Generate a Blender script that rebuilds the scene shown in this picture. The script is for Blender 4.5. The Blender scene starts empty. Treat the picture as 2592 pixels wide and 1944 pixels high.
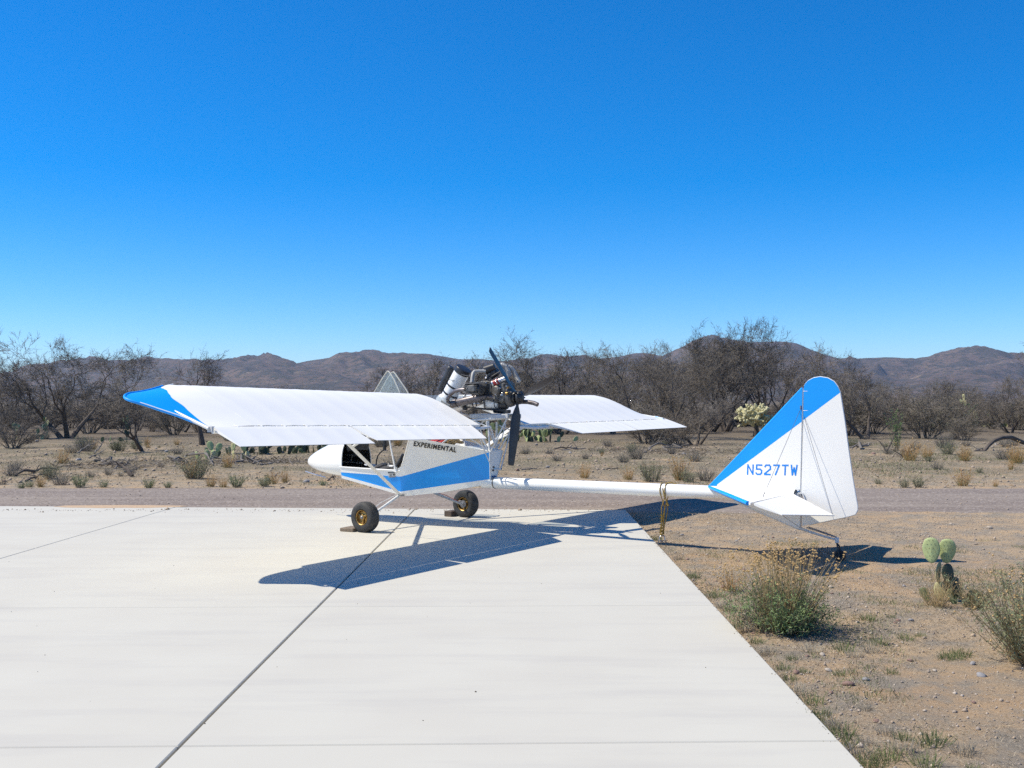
import bpy, math, random
import numpy as np
from mathutils import Vector, Matrix, noise
R = math.radians
scene = bpy.context.scene
COL = scene.collection

# ------------------------------------------------------------------ camera
FPX, CX, HY, CAMH = 2650.0, 1296.0, 1012.9, 1.577      # focal length, principal column, horizon row (2592x1944 px), eye height
cam = bpy.data.cameras.new('camera'); cam.sensor_width = 36.0; cam.lens = 36.0 * FPX / 2592.0
cam.shift_y = (HY - 972.0) / 2592.0; cam.clip_start = 0.1; cam.clip_end = 20000.0
camo = bpy.data.objects.new('camera', cam); COL.objects.link(camo)
camo.location = (0, 0, CAMH); camo.rotation_euler = (R(90), 0, 0); scene.camera = camo

# ------------------------------------------------------------------ sky, sun, exposure
SUN_EL = R(53.8)
world = bpy.data.worlds.new('World'); scene.world = world; world.use_nodes = True
wn = world.node_tree
sky = wn.nodes.new('ShaderNodeTexSky'); sky.sky_type = 'NISHITA'; sky.sun_disc = False
sky.sun_elevation = SUN_EL; sky.sun_rotation = R(-90)
sky.altitude = 1500.0; sky.air_density = 1.0; sky.dust_density = 0.0; sky.ozone_density = 8.0
hsv = wn.nodes.new('ShaderNodeHueSaturation'); hsv.inputs['Saturation'].default_value = 1.35; hsv.inputs['Hue'].default_value = .502
wn.links.new(sky.outputs[0], hsv.inputs['Color'])
wn.links.new(hsv.outputs[0], wn.nodes['Background'].inputs[0])
wn.nodes['Background'].inputs[1].default_value = 0.122
sun = bpy.data.lights.new('sun', 'SUN'); sun.energy = 4.3; sun.angle = R(0.53); sun.color = (1.0, 0.93, 0.79)
suno = bpy.data.objects.new('sun', sun); COL.objects.link(suno)
suno.rotation_euler = Vector((math.cos(SUN_EL), 0.0, -math.sin(SUN_EL))).to_track_quat('-Z', 'Y').to_euler()
suno.location = (-20, 0, 30)
vs = scene.view_settings
vs.view_transform = 'Standard'; vs.look = 'None'; vs.gamma = 1.0; vs.exposure = 0.52; vs.use_curve_mapping = False
scene.render.engine = 'CYCLES'
scene.cycles.use_denoising = False
scene.cycles.use_adaptive_sampling = False
scene.cycles.max_bounces = 8
scene.cycles.transparent_max_bounces = 16

# ------------------------------------------------------------------ materials
def mat(name, col, rough=0.6, var=None, scale=8.0, detail=6.0, bump=0.0, bscale=60.0, metal=0.0, island=None, spec=0.5, coat=0.0, trans=0.0, stretch=None):
    """procedural principled material; var = second colour mixed by noise; island = third colour mixed per loose piece"""
    m = bpy.data.materials.new(name); m.use_nodes = True
    nt = m.node_tree; b = nt.nodes['Principled BSDF']
    b.inputs['Roughness'].default_value = rough; b.inputs['Metallic'].default_value = metal
    b.inputs['Specular IOR Level'].default_value = spec
    if coat: b.inputs['Coat Weight'].default_value = coat; b.inputs['Coat Roughness'].default_value = 0.08
    tc = nt.nodes.new('ShaderNodeTexCoord'); src = tc.outputs['Object']
    if stretch:
        mp = nt.nodes.new('ShaderNodeMapping'); mp.inputs['Scale'].default_value = stretch
        nt.links.new(src, mp.inputs[0]); src = mp.outputs[0]
    c = None
    if var:
        n = nt.nodes.new('ShaderNodeTexNoise'); n.inputs['Scale'].default_value = scale; n.inputs['Detail'].default_value = detail
        nt.links.new(src, n.inputs['Vector'])
        rp = nt.nodes.new('ShaderNodeValToRGB')
        rp.color_ramp.elements[0].position = 0.36; rp.color_ramp.elements[1].position = 0.64
        rp.color_ramp.elements[0].color = (*col, 1); rp.color_ramp.elements[1].color = (*var, 1)
        nt.links.new(n.outputs['Fac'], rp.inputs[0]); c = rp.outputs[0]
    if island:
        g = nt.nodes.new('ShaderNodeNewGeometry')
        mx = nt.nodes.new('ShaderNodeMix'); mx.data_type = 'RGBA'
        nt.links.new(g.outputs['Random Per Island'], mx.inputs['Factor'])
        if c: nt.links.new(c, mx.inputs['A'])
        else: mx.inputs['A'].default_value = (*col, 1)
        mx.inputs['B'].default_value = (*island, 1); c = mx.outputs['Result']
    if c: nt.links.new(c, b.inputs['Base Color'])
    else: b.inputs['Base Color'].default_value = (*col, 1)
    if trans: b.inputs['Transmission Weight'].default_value = trans
    if bump:
        n2 = nt.nodes.new('ShaderNodeTexNoise'); n2.inputs['Scale'].default_value = bscale; n2.inputs['Detail'].default_value = 8
        nt.links.new(src, n2.inputs['Vector'])
        bp = nt.nodes.new('ShaderNodeBump'); bp.inputs['Strength'].default_value = bump; bp.inputs['Distance'].default_value = 0.01
        nt.links.new(n2.outputs['Fac'], bp.inputs['Height']); nt.links.new(bp.outputs[0], b.inputs['Normal'])
    return m
M = {}
M['white'] = mat('white_fabric', (.89, .865, .80), .42, (.87, .845, .785), 2.2, bump=.03, bscale=140)
M['white_gloss'] = mat('white_gelcoat', (.87, .85, .79), .22, (.85, .83, .775), 3.0, coat=.3)
M['blue'] = mat('blue_fabric_paint', (.0, .315, .85), .40, (.0, .30, .81), 3.0)
M['white_tube'] = mat('white_painted_tube', (.76, .76, .74), .35, (.68, .68, .66), 12)
M['grey_tube'] = mat('worn_grey_tube', (.55, .55, .54), .4, (.45, .45, .44), 14)
M['alu'] = mat('bare_aluminium', (.62, .62, .63), .32, (.5, .5, .52), 25, metal=.9)
M['steel'] = mat('dull_steel', (.30, .29, .29), .42, (.20, .19, .19), 30, metal=.7)
M['exhaust'] = mat('heat_stained_exhaust', (.20, .18, .185), .45, (.12, .105, .105), 18, metal=.6)
M['engine'] = mat('cast_engine_grey', (.20, .19, .17), .5, (.09, .085, .078), 16, metal=.35, bump=.15, bscale=120)
M['engine_dark'] = mat('black_engine_part', (.022, .022, .024), .4, (.04, .038, .036), 25)
M['fin_metal'] = mat('sooty_cylinder_fin', (.17, .165, .155), .5, (.09, .086, .08), 22, metal=.3)
M['hose'] = mat('grey_corrugated_hose', (.40, .39, .36), .5, (.30, .29, .27), 18)
M['red'] = mat('red_silicone', (.42, .03, .02), .4, (.3, .02, .02), 20)
M['black'] = mat('black_plastic', (.022, .022, .024), .45, (.04, .04, .04), 16)
M['prop'] = mat('black_composite_blade', (.036, .032, .030), .40, (.05, .044, .04), 8, coat=.05)
M['rubber'] = mat('black_tyre_rubber', (.024, .024, .025), .75, (.05, .048, .045), 14, bump=.25, bscale=90)
M['gold'] = mat('gold_anodised_rim', (.42, .27, .09), .42, (.30, .19, .07), 20, metal=.85)
M['lettering_blue'] = mat('blue_vinyl', (.002, .22, .70), .35, (.002, .20, .66), 6)
M['lettering_black'] = mat('black_vinyl', (.012, .012, .013), .35, (.02, .02, .02), 6)
M['cloth'] = mat('grey_seat_cloth', (.07, .068, .07), .9, (.14, .135, .13), 14, bump=.4, bscale=60)
M['cream'] = mat('cream_tube', (.66, .62, .50), .4, (.55, .52, .43), 10)
M['rope'] = mat('yellow_rope', (.50, .32, .05), .8, (.14, .09, .02), 70, bump=.5, bscale=160)
M['beige'] = mat('beige_bag', (.50, .36, .19), .8, (.38, .26, .12), 12)
M['wood'] = mat('weathered_chock_wood', (.24, .18, .125), .85, (.15, .115, .085), 9, bump=.4, bscale=50, stretch=(8, 1.5, 8))
M['wood_dark'] = mat('dark_chock_wood', (.12, .085, .06), .85, (.08, .06, .045), 9, bump=.4, bscale=50)
gl = bpy.data.materials.new('clear_panel'); gl.use_nodes = True
nt = gl.node_tree; nt.nodes.remove(nt.nodes['Principled BSDF'])
tr = nt.nodes.new('ShaderNodeBsdfTransparent'); tr.inputs[0].default_value = (.90, .93, .95, 1)
gs = nt.nodes.new('ShaderNodeBsdfGlossy'); gs.inputs['Roughness'].default_value = .08
df = nt.nodes.new('ShaderNodeBsdfDiffuse'); df.inputs[0].default_value = (.7, .72, .72, 1)
ms = nt.nodes.new('ShaderNodeMixShader'); ms2 = nt.nodes.new('ShaderNodeMixShader')
ms.inputs[0].default_value = .07; ms2.inputs[0].default_value = .06
nt.links.new(tr.outputs[0], ms.inputs[1]); nt.links.new(gs.outputs[0], ms.inputs[2])
nt.links.new(ms.outputs[0], ms2.inputs[1]); nt.links.new(df.outputs[0], ms2.inputs[2])
nt.links.new(ms2.outputs[0], nt.nodes['Material Output'].inputs[0]); M['clear'] = gl

# ------------------------------------------------------------------ mesh helpers
class MB:
    def __init__(s): s.v = []; s.f = []
    def add(s, vs, fs):
        o = len(s.v); s.v.extend([tuple(p) for p in vs]); s.f.extend([tuple(i + o for i in f) for f in fs])
    def tube(s, pts, r, n=8, cap=True):
        pts = [Vector(p) for p in pts]; k = len(pts)
        rr = r if isinstance(r, (list, tuple)) else [r] * k
        t0 = (pts[1] - pts[0]).normalized()
        u = t0.orthogonal().normalized(); vs = []
        for i in range(k):
            t = (pts[min(i + 1, k - 1)] - pts[max(i - 1, 0)]).normalized()
            u = (u - t * u.dot(t))
            u = u.normalized() if u.length > 1e-6 else t.orthogonal().normalized()
            w = t.cross(u)
            for j in range(n):
                a = 2 * math.pi * j / n
                vs.append(pts[i] + (u * math.cos(a) + w * math.sin(a)) * rr[i])
        fs = []
        for i in range(k - 1):
            for j in range(n):
                fs.append((i * n + j, i * n + (j + 1) % n, (i + 1) * n + (j + 1) % n, (i + 1) * n + j))
        if cap:
            fs.append(tuple(reversed(range(n)))); fs.append(tuple((k - 1) * n + j for j in range(n)))
        s.add(vs, fs); return s
    def box(s, c, size, rot=None, bev=0.0):
        c = Vector(c); hx, hy, hz = [q / 2 for q in size]
        m = rot.to_matrix() if hasattr(rot, 'to_matrix') else (rot or Matrix.Identity(3))
        if bev <= 0:
            vs = [c + m @ Vector((x * hx, y * hy, z * hz)) for x in (-1, 1) for y in (-1, 1) for z in (-1, 1)]
            s.add(vs, [(0, 1, 3, 2), (4, 6, 7, 5), (0, 4, 5, 1), (2, 3, 7, 6), (0, 2, 6, 4), (1, 5, 7, 3)])
        else:
            b = min(bev, hx * .9, hy * .9, hz * .9); vs = []; rings = []
            for z, q in ((-hz, b), (-hz + b, 0), (hz - b, 0), (hz, b)):
                ring = []
                for (sx, sy) in ((1, 1), (-1, 1), (-1, -1), (1, -1)):
                    X, Y = hx - q, hy - q
                    pr = [(sx * X, sy * (Y - b)), (sx * (X - b), sy * Y)]
                    if sx * sy < 0: pr.reverse()
                    for p in pr: ring.append(len(vs)); vs.append(c + m @ Vector((p[0], p[1], z)))
                rings.append(ring)
            fs = []
            for a, d in zip(rings[:-1], rings[1:]):
                for j in range(8): fs.append((a[j], a[(j + 1) % 8], d[(j + 1) % 8], d[j]))
            fs.append(tuple(reversed(rings[0]))); fs.append(tuple(rings[-1]))
            s.add(vs, fs)
        return s
    def lathe(s, p0, p1, prof, n=20, cap=True):
        p0, p1 = Vector(p0), Vector(p1); d = p1 - p0; t = d.normalized(); u = t.orthogonal().normalized(); w = t.cross(u)
        vs = []; fs = []; k = len(prof)
        for (q, r) in prof:
            for j in range(n):
                a = 2 * math.pi * j / n; vs.append(p0 + d * q + (u * math.cos(a) + w * math.sin(a)) * r)
        for i in range(k - 1):
            for j in range(n): fs.append((i * n + j, i * n + (j + 1) % n, (i + 1) * n + (j + 1) % n, (i + 1) * n + j))
        if cap: fs.append(tuple(reversed(range(n)))); fs.append(tuple((k - 1) * n + j for j in range(n)))
        s.add(vs, fs); return s
    def grid(s, rows, flip=False):
        m = len(rows[0]); vs = [p for r in rows for p in r]; fs = []
        for i in range(len(rows) - 1):
            for j in range(m - 1):
                q = (i * m + j, i * m + j + 1, (i + 1) * m + j + 1, (i + 1) * m + j)
                fs.append(tuple(reversed(q)) if flip else q)
        s.add(vs, fs); return s
    def prism(s, poly, off):
        off = Vector(off); n = len(poly); vs = [Vector(p) for p in poly] + [Vector(p) + off for p in poly]
        fs = [tuple(range(n)), tuple(reversed(range(n, 2 * n)))]
        for i in range(n): fs.append((i, i + n, (i + 1) % n + n, (i + 1) % n))
        s.add(vs, fs); return s
    def mesh(s, name):
        me = bpy.data.meshes.new(name); me.from_pydata(s.v, [], s.f); me.update(); return me
    def build(s, name, m, parent=None, smooth=True, ang=38):
        me = s.mesh(name); return obj(name, me, m, parent, smooth, ang)
def obj(name, me, m=None, parent=None, smooth=True, ang=38):
    if m is not None and not me.materials: me.materials.append(M[m] if isinstance(m, str) else m)
    if smooth and len(me.polygons):
        me.polygons.foreach_set('use_smooth', [True] * len(me.polygons)); me.set_sharp_from_angle(angle=R(ang))
    o = bpy.data.objects.new(name, me); COL.objects.link(o)
    if parent is not None: o.parent = parent
    return o
def fixn(o):
    import bmesh
    bm = bmesh.new(); bm.from_mesh(o.data); bmesh.ops.recalc_face_normals(bm, faces=bm.faces); bm.to_mesh(o.data); bm.free(); return o
def tag(o, label=None, cat=None, group=None, kind=None):
    if label: o['label'] = label
    if cat: o['category'] = cat
    if group: o['group'] = group
    if kind: o['kind'] = kind
    return o
def empty(name, loc=(0, 0, 0), rz=0, label=None, cat=None, group=None):
    o = bpy.data.objects.new(name, None); COL.objects.link(o); o.empty_display_size = .2
    o.location = loc; o.rotation_euler = (0, 0, rz); return tag(o, label, cat, group)
def copy_tree(o, parent=None):
    c = o.copy(); COL.objects.link(c); c.parent = parent
    for ch in list(o.children): copy_tree(ch, c)
    return c
def pmesh(name, V, F):
    me = bpy.data.meshes.new(name); me.from_pydata(V, [], F); me.update(); return me
def npmesh(name, V, quads):
    """V (n,3) float array, quads (m,4) int array"""
    me = bpy.data.meshes.new(name); n, q = len(V), len(quads); k = quads.shape[1]
    me.vertices.add(n); me.vertices.foreach_set('co', np.asarray(V, dtype=np.float32).ravel())
    me.loops.add(q * k); me.loops.foreach_set('vertex_index', np.asarray(quads, dtype=np.int32).ravel())
    me.polygons.add(q); me.polygons.foreach_set('loop_start', np.arange(q, dtype=np.int32) * k)
    me.polygons.foreach_set('loop_total', np.full(q, k, dtype=np.int32))
    me.update(calc_edges=True); me.validate(); return me
def lerp(a, b, t): return a + (b - a) * t
def sstep(a, b, x):
    t = max(0., min(1., (x - a) / (b - a))); return t * t * (3 - 2 * t)

# ------------------------------------------------------------------ pixel -> place
def G(px, py):                                   # a ground point seen at that pixel
    Y = CAMH * FPX / (py - HY); return Vector(((px - CX) / FPX * Y, Y, 0))
PSI = .5907; OX, OY = -1.1977, 13.3254           # aircraft heading and the ground point between its wheels
F2 = (-math.cos(PSI), math.sin(PSI)); L2 = (-math.sin(PSI), math.cos(PSI) * -1)
def A(px, py, lat=None, x=None, plane=None):
    """aircraft-local point (x forward, y to port, z up) seen at that pixel on a given plane of the aircraft"""
    u, v = (px - CX) / FPX, (HY - py) / FPX
    dx, dl = u * F2[0] + F2[1], u * L2[0] + L2[1]
    ox, ol = OX * F2[0] + OY * F2[1], OX * L2[0] + OY * L2[1]
    if lat is not None: Y = (lat + ol) / dl
    elif x is not None: Y = (x + ox) / dx
    else:
        (x0, l0), (x1, l1) = plane; nx, nl = l1 - l0, -(x1 - x0)
        Y = (nx * (x0 + ox) + nl * (l0 + ol)) / (nx * dx + nl * dl)
    return Vector((Y * dx - ox, Y * dl - ol, CAMH + v * Y))
def crop(x0, y0, s): return lambda x, y: (x0 + x * s, y0 + y * s)
c1 = crop(300, 850, .316456); c2 = crop(760, 860, .316456); c3 = crop(1060, 860, .162749)
c4 = crop(1160, 880, .316456); c5 = crop(1640, 900, .316456); d3 = crop(1080, 1060, .099458)

# ==================================================================== SETTING
SLAB_Y1 = 15.17
def gz(x, y):
    a = .014 * noise.noise((x * 1.1, y * 1.1, 3.1)) + .010 * noise.noise((x * 3.3, y * 3.3, 9.1)) + (.006 * noise.noise((x * 7.5, y * 7.5, 4.1)) if y < 16 else 0) - .004
    far = sstep(19.6, 25, y)
    b = far * (.055 * noise.noise((x * .33, y * .33, 1.7)) + .03 * noise.noise((x * .9, y * .9, 5.5)) + .03)
    z = -.022 + a + b
    if y > 45: z += sstep(45, 140, y) * 0.25 * noise.noise((x * .03, y * .03, 2.2))
    # soil stays below the road bed
    rd = sstep(15.0, 15.4, y) * (1 - sstep(18.7, 19.4, y))
    z = lerp(z, -.035, rd)
    if x < 1.9: z = min(z, lerp(-.05, z, sstep(1.45, 1.75, x))) if y < 15.2 else z
    return z
def axis(fine0, fine1, step, far, grow=1.22):
    a = list(np.arange(fine0, fine1 + 1e-6, step)); s = step; v = fine1
    while v < far: s *= grow; v += s; a.append(v)
    s = step; v = fine0; pre = []
    while v > -far: s *= grow; v -= s; pre.append(v)
    return sorted(pre) + a
def make_ground():
    xs = axis(-16, 17, .22, 3700); xs = sorted(set([v for v in xs if not 1.3 < v < 8.2] + list(np.arange(1.3, 8.21, .065)))); ys = axis(3.4, 15.2, .07, 4000, 1.12)
    V = np.array([(x, y, gz(x, y) if (abs(x) < 200 and -50 < y < 260) else -.02) for y in ys for x in xs])
    nx, ny = len(xs), len(ys)
    i, j = np.meshgrid(np.arange(nx - 1), np.arange(ny - 1)); b = (j * nx + i).ravel()
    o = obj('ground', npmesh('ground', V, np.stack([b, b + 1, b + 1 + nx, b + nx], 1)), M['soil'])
    return tag(o, kind='structure')
# soil: tan desert dirt with grey litter, gravel specks and thin green growth
def soil_mat():
    m = bpy.data.materials.new('desert_soil'); m.use_nodes = True; nt = m.node_tree; b = nt.nodes['Principled BSDF']
    b.inputs['Roughness'].default_value = .95; b.inputs['Specular IOR Level'].default_value = .15
    tc = nt.nodes.new('ShaderNodeTexCoord')
    def nz(sc, det, rough=.55, off=0):
        mp = nt.nodes.new('ShaderNodeMapping'); mp.inputs['Location'].default_value = (off, off * 1.7, 0); nt.links.new(tc.outputs['Object'], mp.inputs[0])
        n = nt.nodes.new('ShaderNodeTexNoise'); n.inputs['Scale'].default_value = sc; n.inputs['Detail'].default_value = det; n.inputs['Roughness'].default_value = rough
        nt.links.new(mp.outputs[0], n.inputs['Vector']); return n.outputs['Fac']
    def ramp(f, p0, p1):
        r = nt.nodes.new('ShaderNodeMapRange'); r.inputs[1].default_value = p0; r.inputs[2].default_value = p1; nt.links.new(f, r.inputs[0]); return r.outputs[0]
    def mix(f, a, bcol):
        x = nt.nodes.new('ShaderNodeMix'); x.data_type = 'RGBA'; nt.links.new(f, x.inputs['Factor'])
        if isinstance(a, tuple): x.inputs['A'].default_value = (*a, 1)
        else: nt.links.new(a, x.inputs['A'])
        if isinstance(bcol, tuple): x.inputs['B'].default_value = (*bcol, 1)
        else: nt.links.new(bcol, x.inputs['B'])
        return x.outputs['Result']
    c = mix(ramp(nz(1.3, 6), .38, .62), (.43, .31, .188), (.365, .272, .175))
    c = mix(ramp(nz(.35, 5, off=7), .48, .66), c, (.40, .265, .15))
    c = mix(ramp(nz(2.2, 10, .74, 13), .44, .58), c, (.25, .215, .17))
    sep = nt.nodes.new('ShaderNodeSeparateXYZ'); nt.links.new(tc.outputs['Object'], sep.inputs[0])
    fy = nt.nodes.new('ShaderNodeMapRange'); fy.inputs[1].default_value = 19.5; fy.inputs[2].default_value = 24.0; fy.inputs[4].default_value = .9; nt.links.new(sep.outputs['Y'], fy.inputs[0])
    gm = nt.nodes.new('ShaderNodeMath'); gm.operation = 'MULTIPLY'; nt.links.new(fy.outputs[0], gm.inputs[0]); nt.links.new(ramp(nz(.55, 9, .7, 31), .34, .54), gm.inputs[1])
    c = mix(gm.outputs[0], c, (.150, .130, .085))       # thin weeds and litter over the clearing
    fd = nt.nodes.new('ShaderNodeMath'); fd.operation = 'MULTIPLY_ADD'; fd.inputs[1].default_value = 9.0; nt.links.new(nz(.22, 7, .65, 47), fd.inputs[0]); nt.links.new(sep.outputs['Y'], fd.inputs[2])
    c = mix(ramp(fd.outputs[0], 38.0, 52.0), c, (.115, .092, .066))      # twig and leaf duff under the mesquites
    c = mix(ramp(nz(26, 8, .8, 3), .54, .70), c, (.27, .21, .15))
    c = mix(ramp(nz(75, 6, .8, 5), .55, .66), c, (.56, .465, .345))
    c = mix(ramp(nz(110, 4, .7, 17), .60, .70), c, (.20, .155, .12))
    nt.links.new(c, b.inputs['Base Color'])
    bp = nt.nodes.new('ShaderNodeBump'); bp.inputs['Strength'].default_value = .9; bp.inputs['Distance'].default_value = .018
    nt.links.new(nz(30, 12, .85, 21), bp.inputs['Height']); nt.links.new(bp.outputs[0], b.inputs['Normal'])
    return m
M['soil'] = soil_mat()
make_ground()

# gravel-topped asphalt road behind the slab
M['road'] = mat('chip_sealed_road', (.215, .170, .140), .92, (.155, .122, .101), 55, detail=10, bump=.8, bscale=90)
nt = M['road'].node_tree
def road_extra():
    b = nt.nodes['Principled BSDF']; src = b.inputs['Base Color'].links[0].from_socket
    tc = nt.nodes.new('ShaderNodeTexCoord'); mp = nt.nodes.new('ShaderNodeMapping'); mp.inputs['Scale'].default_value = (.16, 1.6, 1)
    nt.links.new(tc.outputs['Object'], mp.inputs[0])
    n = nt.nodes.new('ShaderNodeTexNoise'); n.inputs['Scale'].default_value = 1.0; n.inputs['Detail'].default_value = 8; nt.links.new(mp.outputs[0], n.inputs[0])
    r = nt.nodes.new('ShaderNodeMapRange'); r.inputs[1].default_value = .42; r.inputs[2].default_value = .62; nt.links.new(n.outputs[0], r.inputs[0])
    x = nt.nodes.new('ShaderNodeMix'); x.data_type = 'RGBA'; nt.links.new(r.outputs[0], x.inputs['Factor']); nt.links.new(src, x.inputs['A']); x.inputs['B'].default_value = (.245, .20, .162, 1)
    v = nt.nodes.new('ShaderNodeTexVoronoi'); v.inputs['Scale'].default_value = 38; nt.links.new(tc.outputs['Object'], v.inputs['Vector'])
    r2 = nt.nodes.new('ShaderNodeMapRange'); r2.inputs[1].default_value = .80; r2.inputs[2].default_value = .95
    sep = nt.nodes.new('ShaderNodeSeparateColor'); nt.links.new(v.outputs['Color'], sep.inputs[0]); nt.links.new(sep.outputs[0], r2.inputs[0])
    x2 = nt.nodes.new('ShaderNodeMix'); x2.data_type = 'RGBA'; nt.links.new(r2.outputs[0], x2.inputs['Factor']); nt.links.new(x.outputs['Result'], x2.inputs['A']); x2.inputs['B'].default_value = (.38, .32, .27, 1)
    nt.links.new(x2.outputs['Result'], b.inputs['Base Color'])
road_extra()
def make_road():
    n = 520; rows = [[], [], [], []]
    for i in range(n + 1):
        x = -60 + 120 * i / n
        e0 = .10 * noise.noise((x * .8, 1.3, 0)) + .05 * noise.noise((x * 3.1, 4.3, 0)); e1 = .12 * noise.noise((x * .7, 8.3, 0)) + .06 * noise.noise((x * 2.9, 6.3, 0))
        y0 = 15.05 + e0 * (1 if x > 1.9 else 0) - .12; y1 = 18.98 + e1
        rows[0].append((x, y0, -.034)); rows[1].append((x, y0 + .08, -.016)); rows[2].append((x, y1 - .1, -.016)); rows[3].append((x, y1, -.036))
    b = MB(); b.grid(rows, flip=False); o = b.build('road', 'road'); tag(o, kind='structure')
make_road()

# concrete slab cast in panels
def conc_mat():
    m = mat('light_concrete', (.515, .492, .424), .8, (.495, .47, .405), 1.3, detail=9, bump=.10, bscale=220)
    nt = m.node_tree; b = nt.nodes['Principled BSDF']; src = b.inputs['Base Color'].links[0].from_socket
    tc = nt.nodes.new('ShaderNodeTexCoord')
    mp = nt.nodes.new('ShaderNodeMapping'); mp.inputs['Scale'].default_value = (.35, 2.4, 1); nt.links.new(tc.outputs['Object'], mp.inputs[0])
    n = nt.nodes.new('ShaderNodeTexNoise'); n.inputs['Scale'].default_value = 1.6; n.inputs['Detail'].default_value = 8; n.inputs['Roughness'].default_value = .62; nt.links.new(mp.outputs[0], n.inputs[0])
    r = nt.nodes.new('ShaderNodeMapRange'); r.inputs[1].default_value = .50; r.inputs[2].default_value = .76; r.inputs[4].default_value = .6; nt.links.new(n.outputs[0], r.inputs[0])
    x = nt.nodes.new('ShaderNodeMix'); x.data_type = 'RGBA'; nt.links.new(r.outputs[0], x.inputs['Factor']); nt.links.new(src, x.inputs['A']); x.inputs['B'].default_value = (.415, .395, .36, 1)
    n3 = nt.nodes.new('ShaderNodeTexNoise'); n3.inputs['Scale'].default_value = 34; n3.inputs['Detail'].default_value = 3; nt.links.new(tc.outputs['Object'], n3.inputs[0])
    r3 = nt.nodes.new('ShaderNodeMapRange'); r3.inputs[1].default_value = .78; r3.inputs[2].default_value = .84; r3.inputs[4].default_value = .35; nt.links.new(n3.outputs[0], r3.inputs[0])
    x3 = nt.nodes.new('ShaderNodeMix'); x3.data_type = 'RGBA'; nt.links.new(r3.outputs[0], x3.inputs['Factor']); nt.links.new(x.outputs['Result'], x3.inputs['A']); x3.inputs['B'].default_value = (.30, .27, .24, 1)
    nt.links.new(x3.outputs['Result'], b.inputs['Base Color'])
    return m
M['concrete'] = conc_mat()
slab = empty('concrete_pad', (0, 0, 0)); tag(slab, kind='structure')
def line(p, q): return (p.x, p.y, q.x - p.x, q.y - p.y)
def isect(a, b):
    x1, y1, dx, dy = a; x2, y2, ex, ey = b; d = dx * ey - dy * ex
    t = ((x2 - x1) * ey - (y2 - y1) * ex) / d; return Vector((x1 + dx * t, y1 + dy * t, 0))
cA = line(G(1049, 1290), G(399, 1944)); cR = line(G(1584, 1291), G(2189, 1944)); cL = line(G(439, 1285), G(0, 1414))
def shift(l, dx): return (l[0] + dx, l[1], l[2], l[3])
cols = [shift(cL, -6.4), shift(cL, -3.2), cL, cA, cR]
jw_c = [.004, .004, .005, .007, 0.0]
r2, r1_, r0 = line(G(453, 1888.5), G(2137, 1875)), line(G(0, 1539), G(1818, 1532)), line(G(0, 1387), G(1700, 1388))
rB = line(G(0, 1281), G(1584, 1291))
def yshift(l, dy): return (l[0], l[1] + dy, l[2], l[3])
rowsL = [yshift(r2, -6.8), yshift(r2, -3.5), r2, r1_, r0, rB]
jw_r = [.005, .005, .005, .004, .002, 0]
for i in range(len(cols) - 1):
    for j in range(len(rowsL) - 1):
        q = [isect(shift(cols[i], jw_c[i]), yshift(rowsL[j], jw_r[j])), isect(shift(cols[i + 1], -jw_c[i + 1]), yshift(rowsL[j], jw_r[j])),
             isect(shift(cols[i + 1], -jw_c[i + 1]), yshift(rowsL[j + 1], -jw_r[j + 1])), isect(shift(cols[i], jw_c[i]), yshift(rowsL[j + 1], -jw_r[j + 1]))]
        b = MB(); cen = sum(q, Vector()) / 4; e = .006
        top = [p + Vector(((cen.x - p.x) / abs(cen.x - p.x) * e, (cen.y - p.y) / abs(cen.y - p.y) * e, 0)) for p in q]
        mid = [p + Vector((0, 0, -.005)) for p in q]; bot = [p + Vector((0, 0, -.16)) for p in q]
        vs = top + mid + bot; fs = [(0, 1, 2, 3)]
        for a in (0, 4):
            for k in range(4): fs.append((a + k, a + 4 + k, a + 4 + (k + 1) % 4, a + (k + 1) % 4))
        b.add(vs, fs); o = b.build('slab_panel', 'concrete', slab, smooth=False)
# blown sand on the slab's back edge
def patch(name, cx_, cy_, rx, ry, z, m, seed, lay=.01):
    rng = random.Random(seed); n = 40; rows = []
    for k, (s, zz) in enumerate(((0, lay), (.4, lay * .8), (.75, lay * .45), (1, 0))):
        rows.append([(cx_ + math.cos(a) * rx * s * (1 + .25 * noise.noise((math.cos(a) * 2, math.sin(a) * 2, seed))), cy_ + math.sin(a) * ry * s * (1 + .3 * noise.noise((math.cos(a) * 3, math.sin(a) * 3, seed + 5))), z + zz) for a in [2 * math.pi * i / n for i in range(n + 1)]])
    b = MB(); b.grid(rows, flip=True); o = b.build(name, m); tag(o, kind='stuff'); return fixn(o)
g0 = G(300, 1282); M['sand'] = mat('windblown_sand', (.50, .355, .22), .95, (.42, .30, .19), 20, bump=.6, bscale=80)
o = patch('blown_sand', g0.x, g0.y, .95, .22, .001, 'sand', 3); tag(o, 'thin drift of orange sand on the back edge of the concrete', 'sand')

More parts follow.
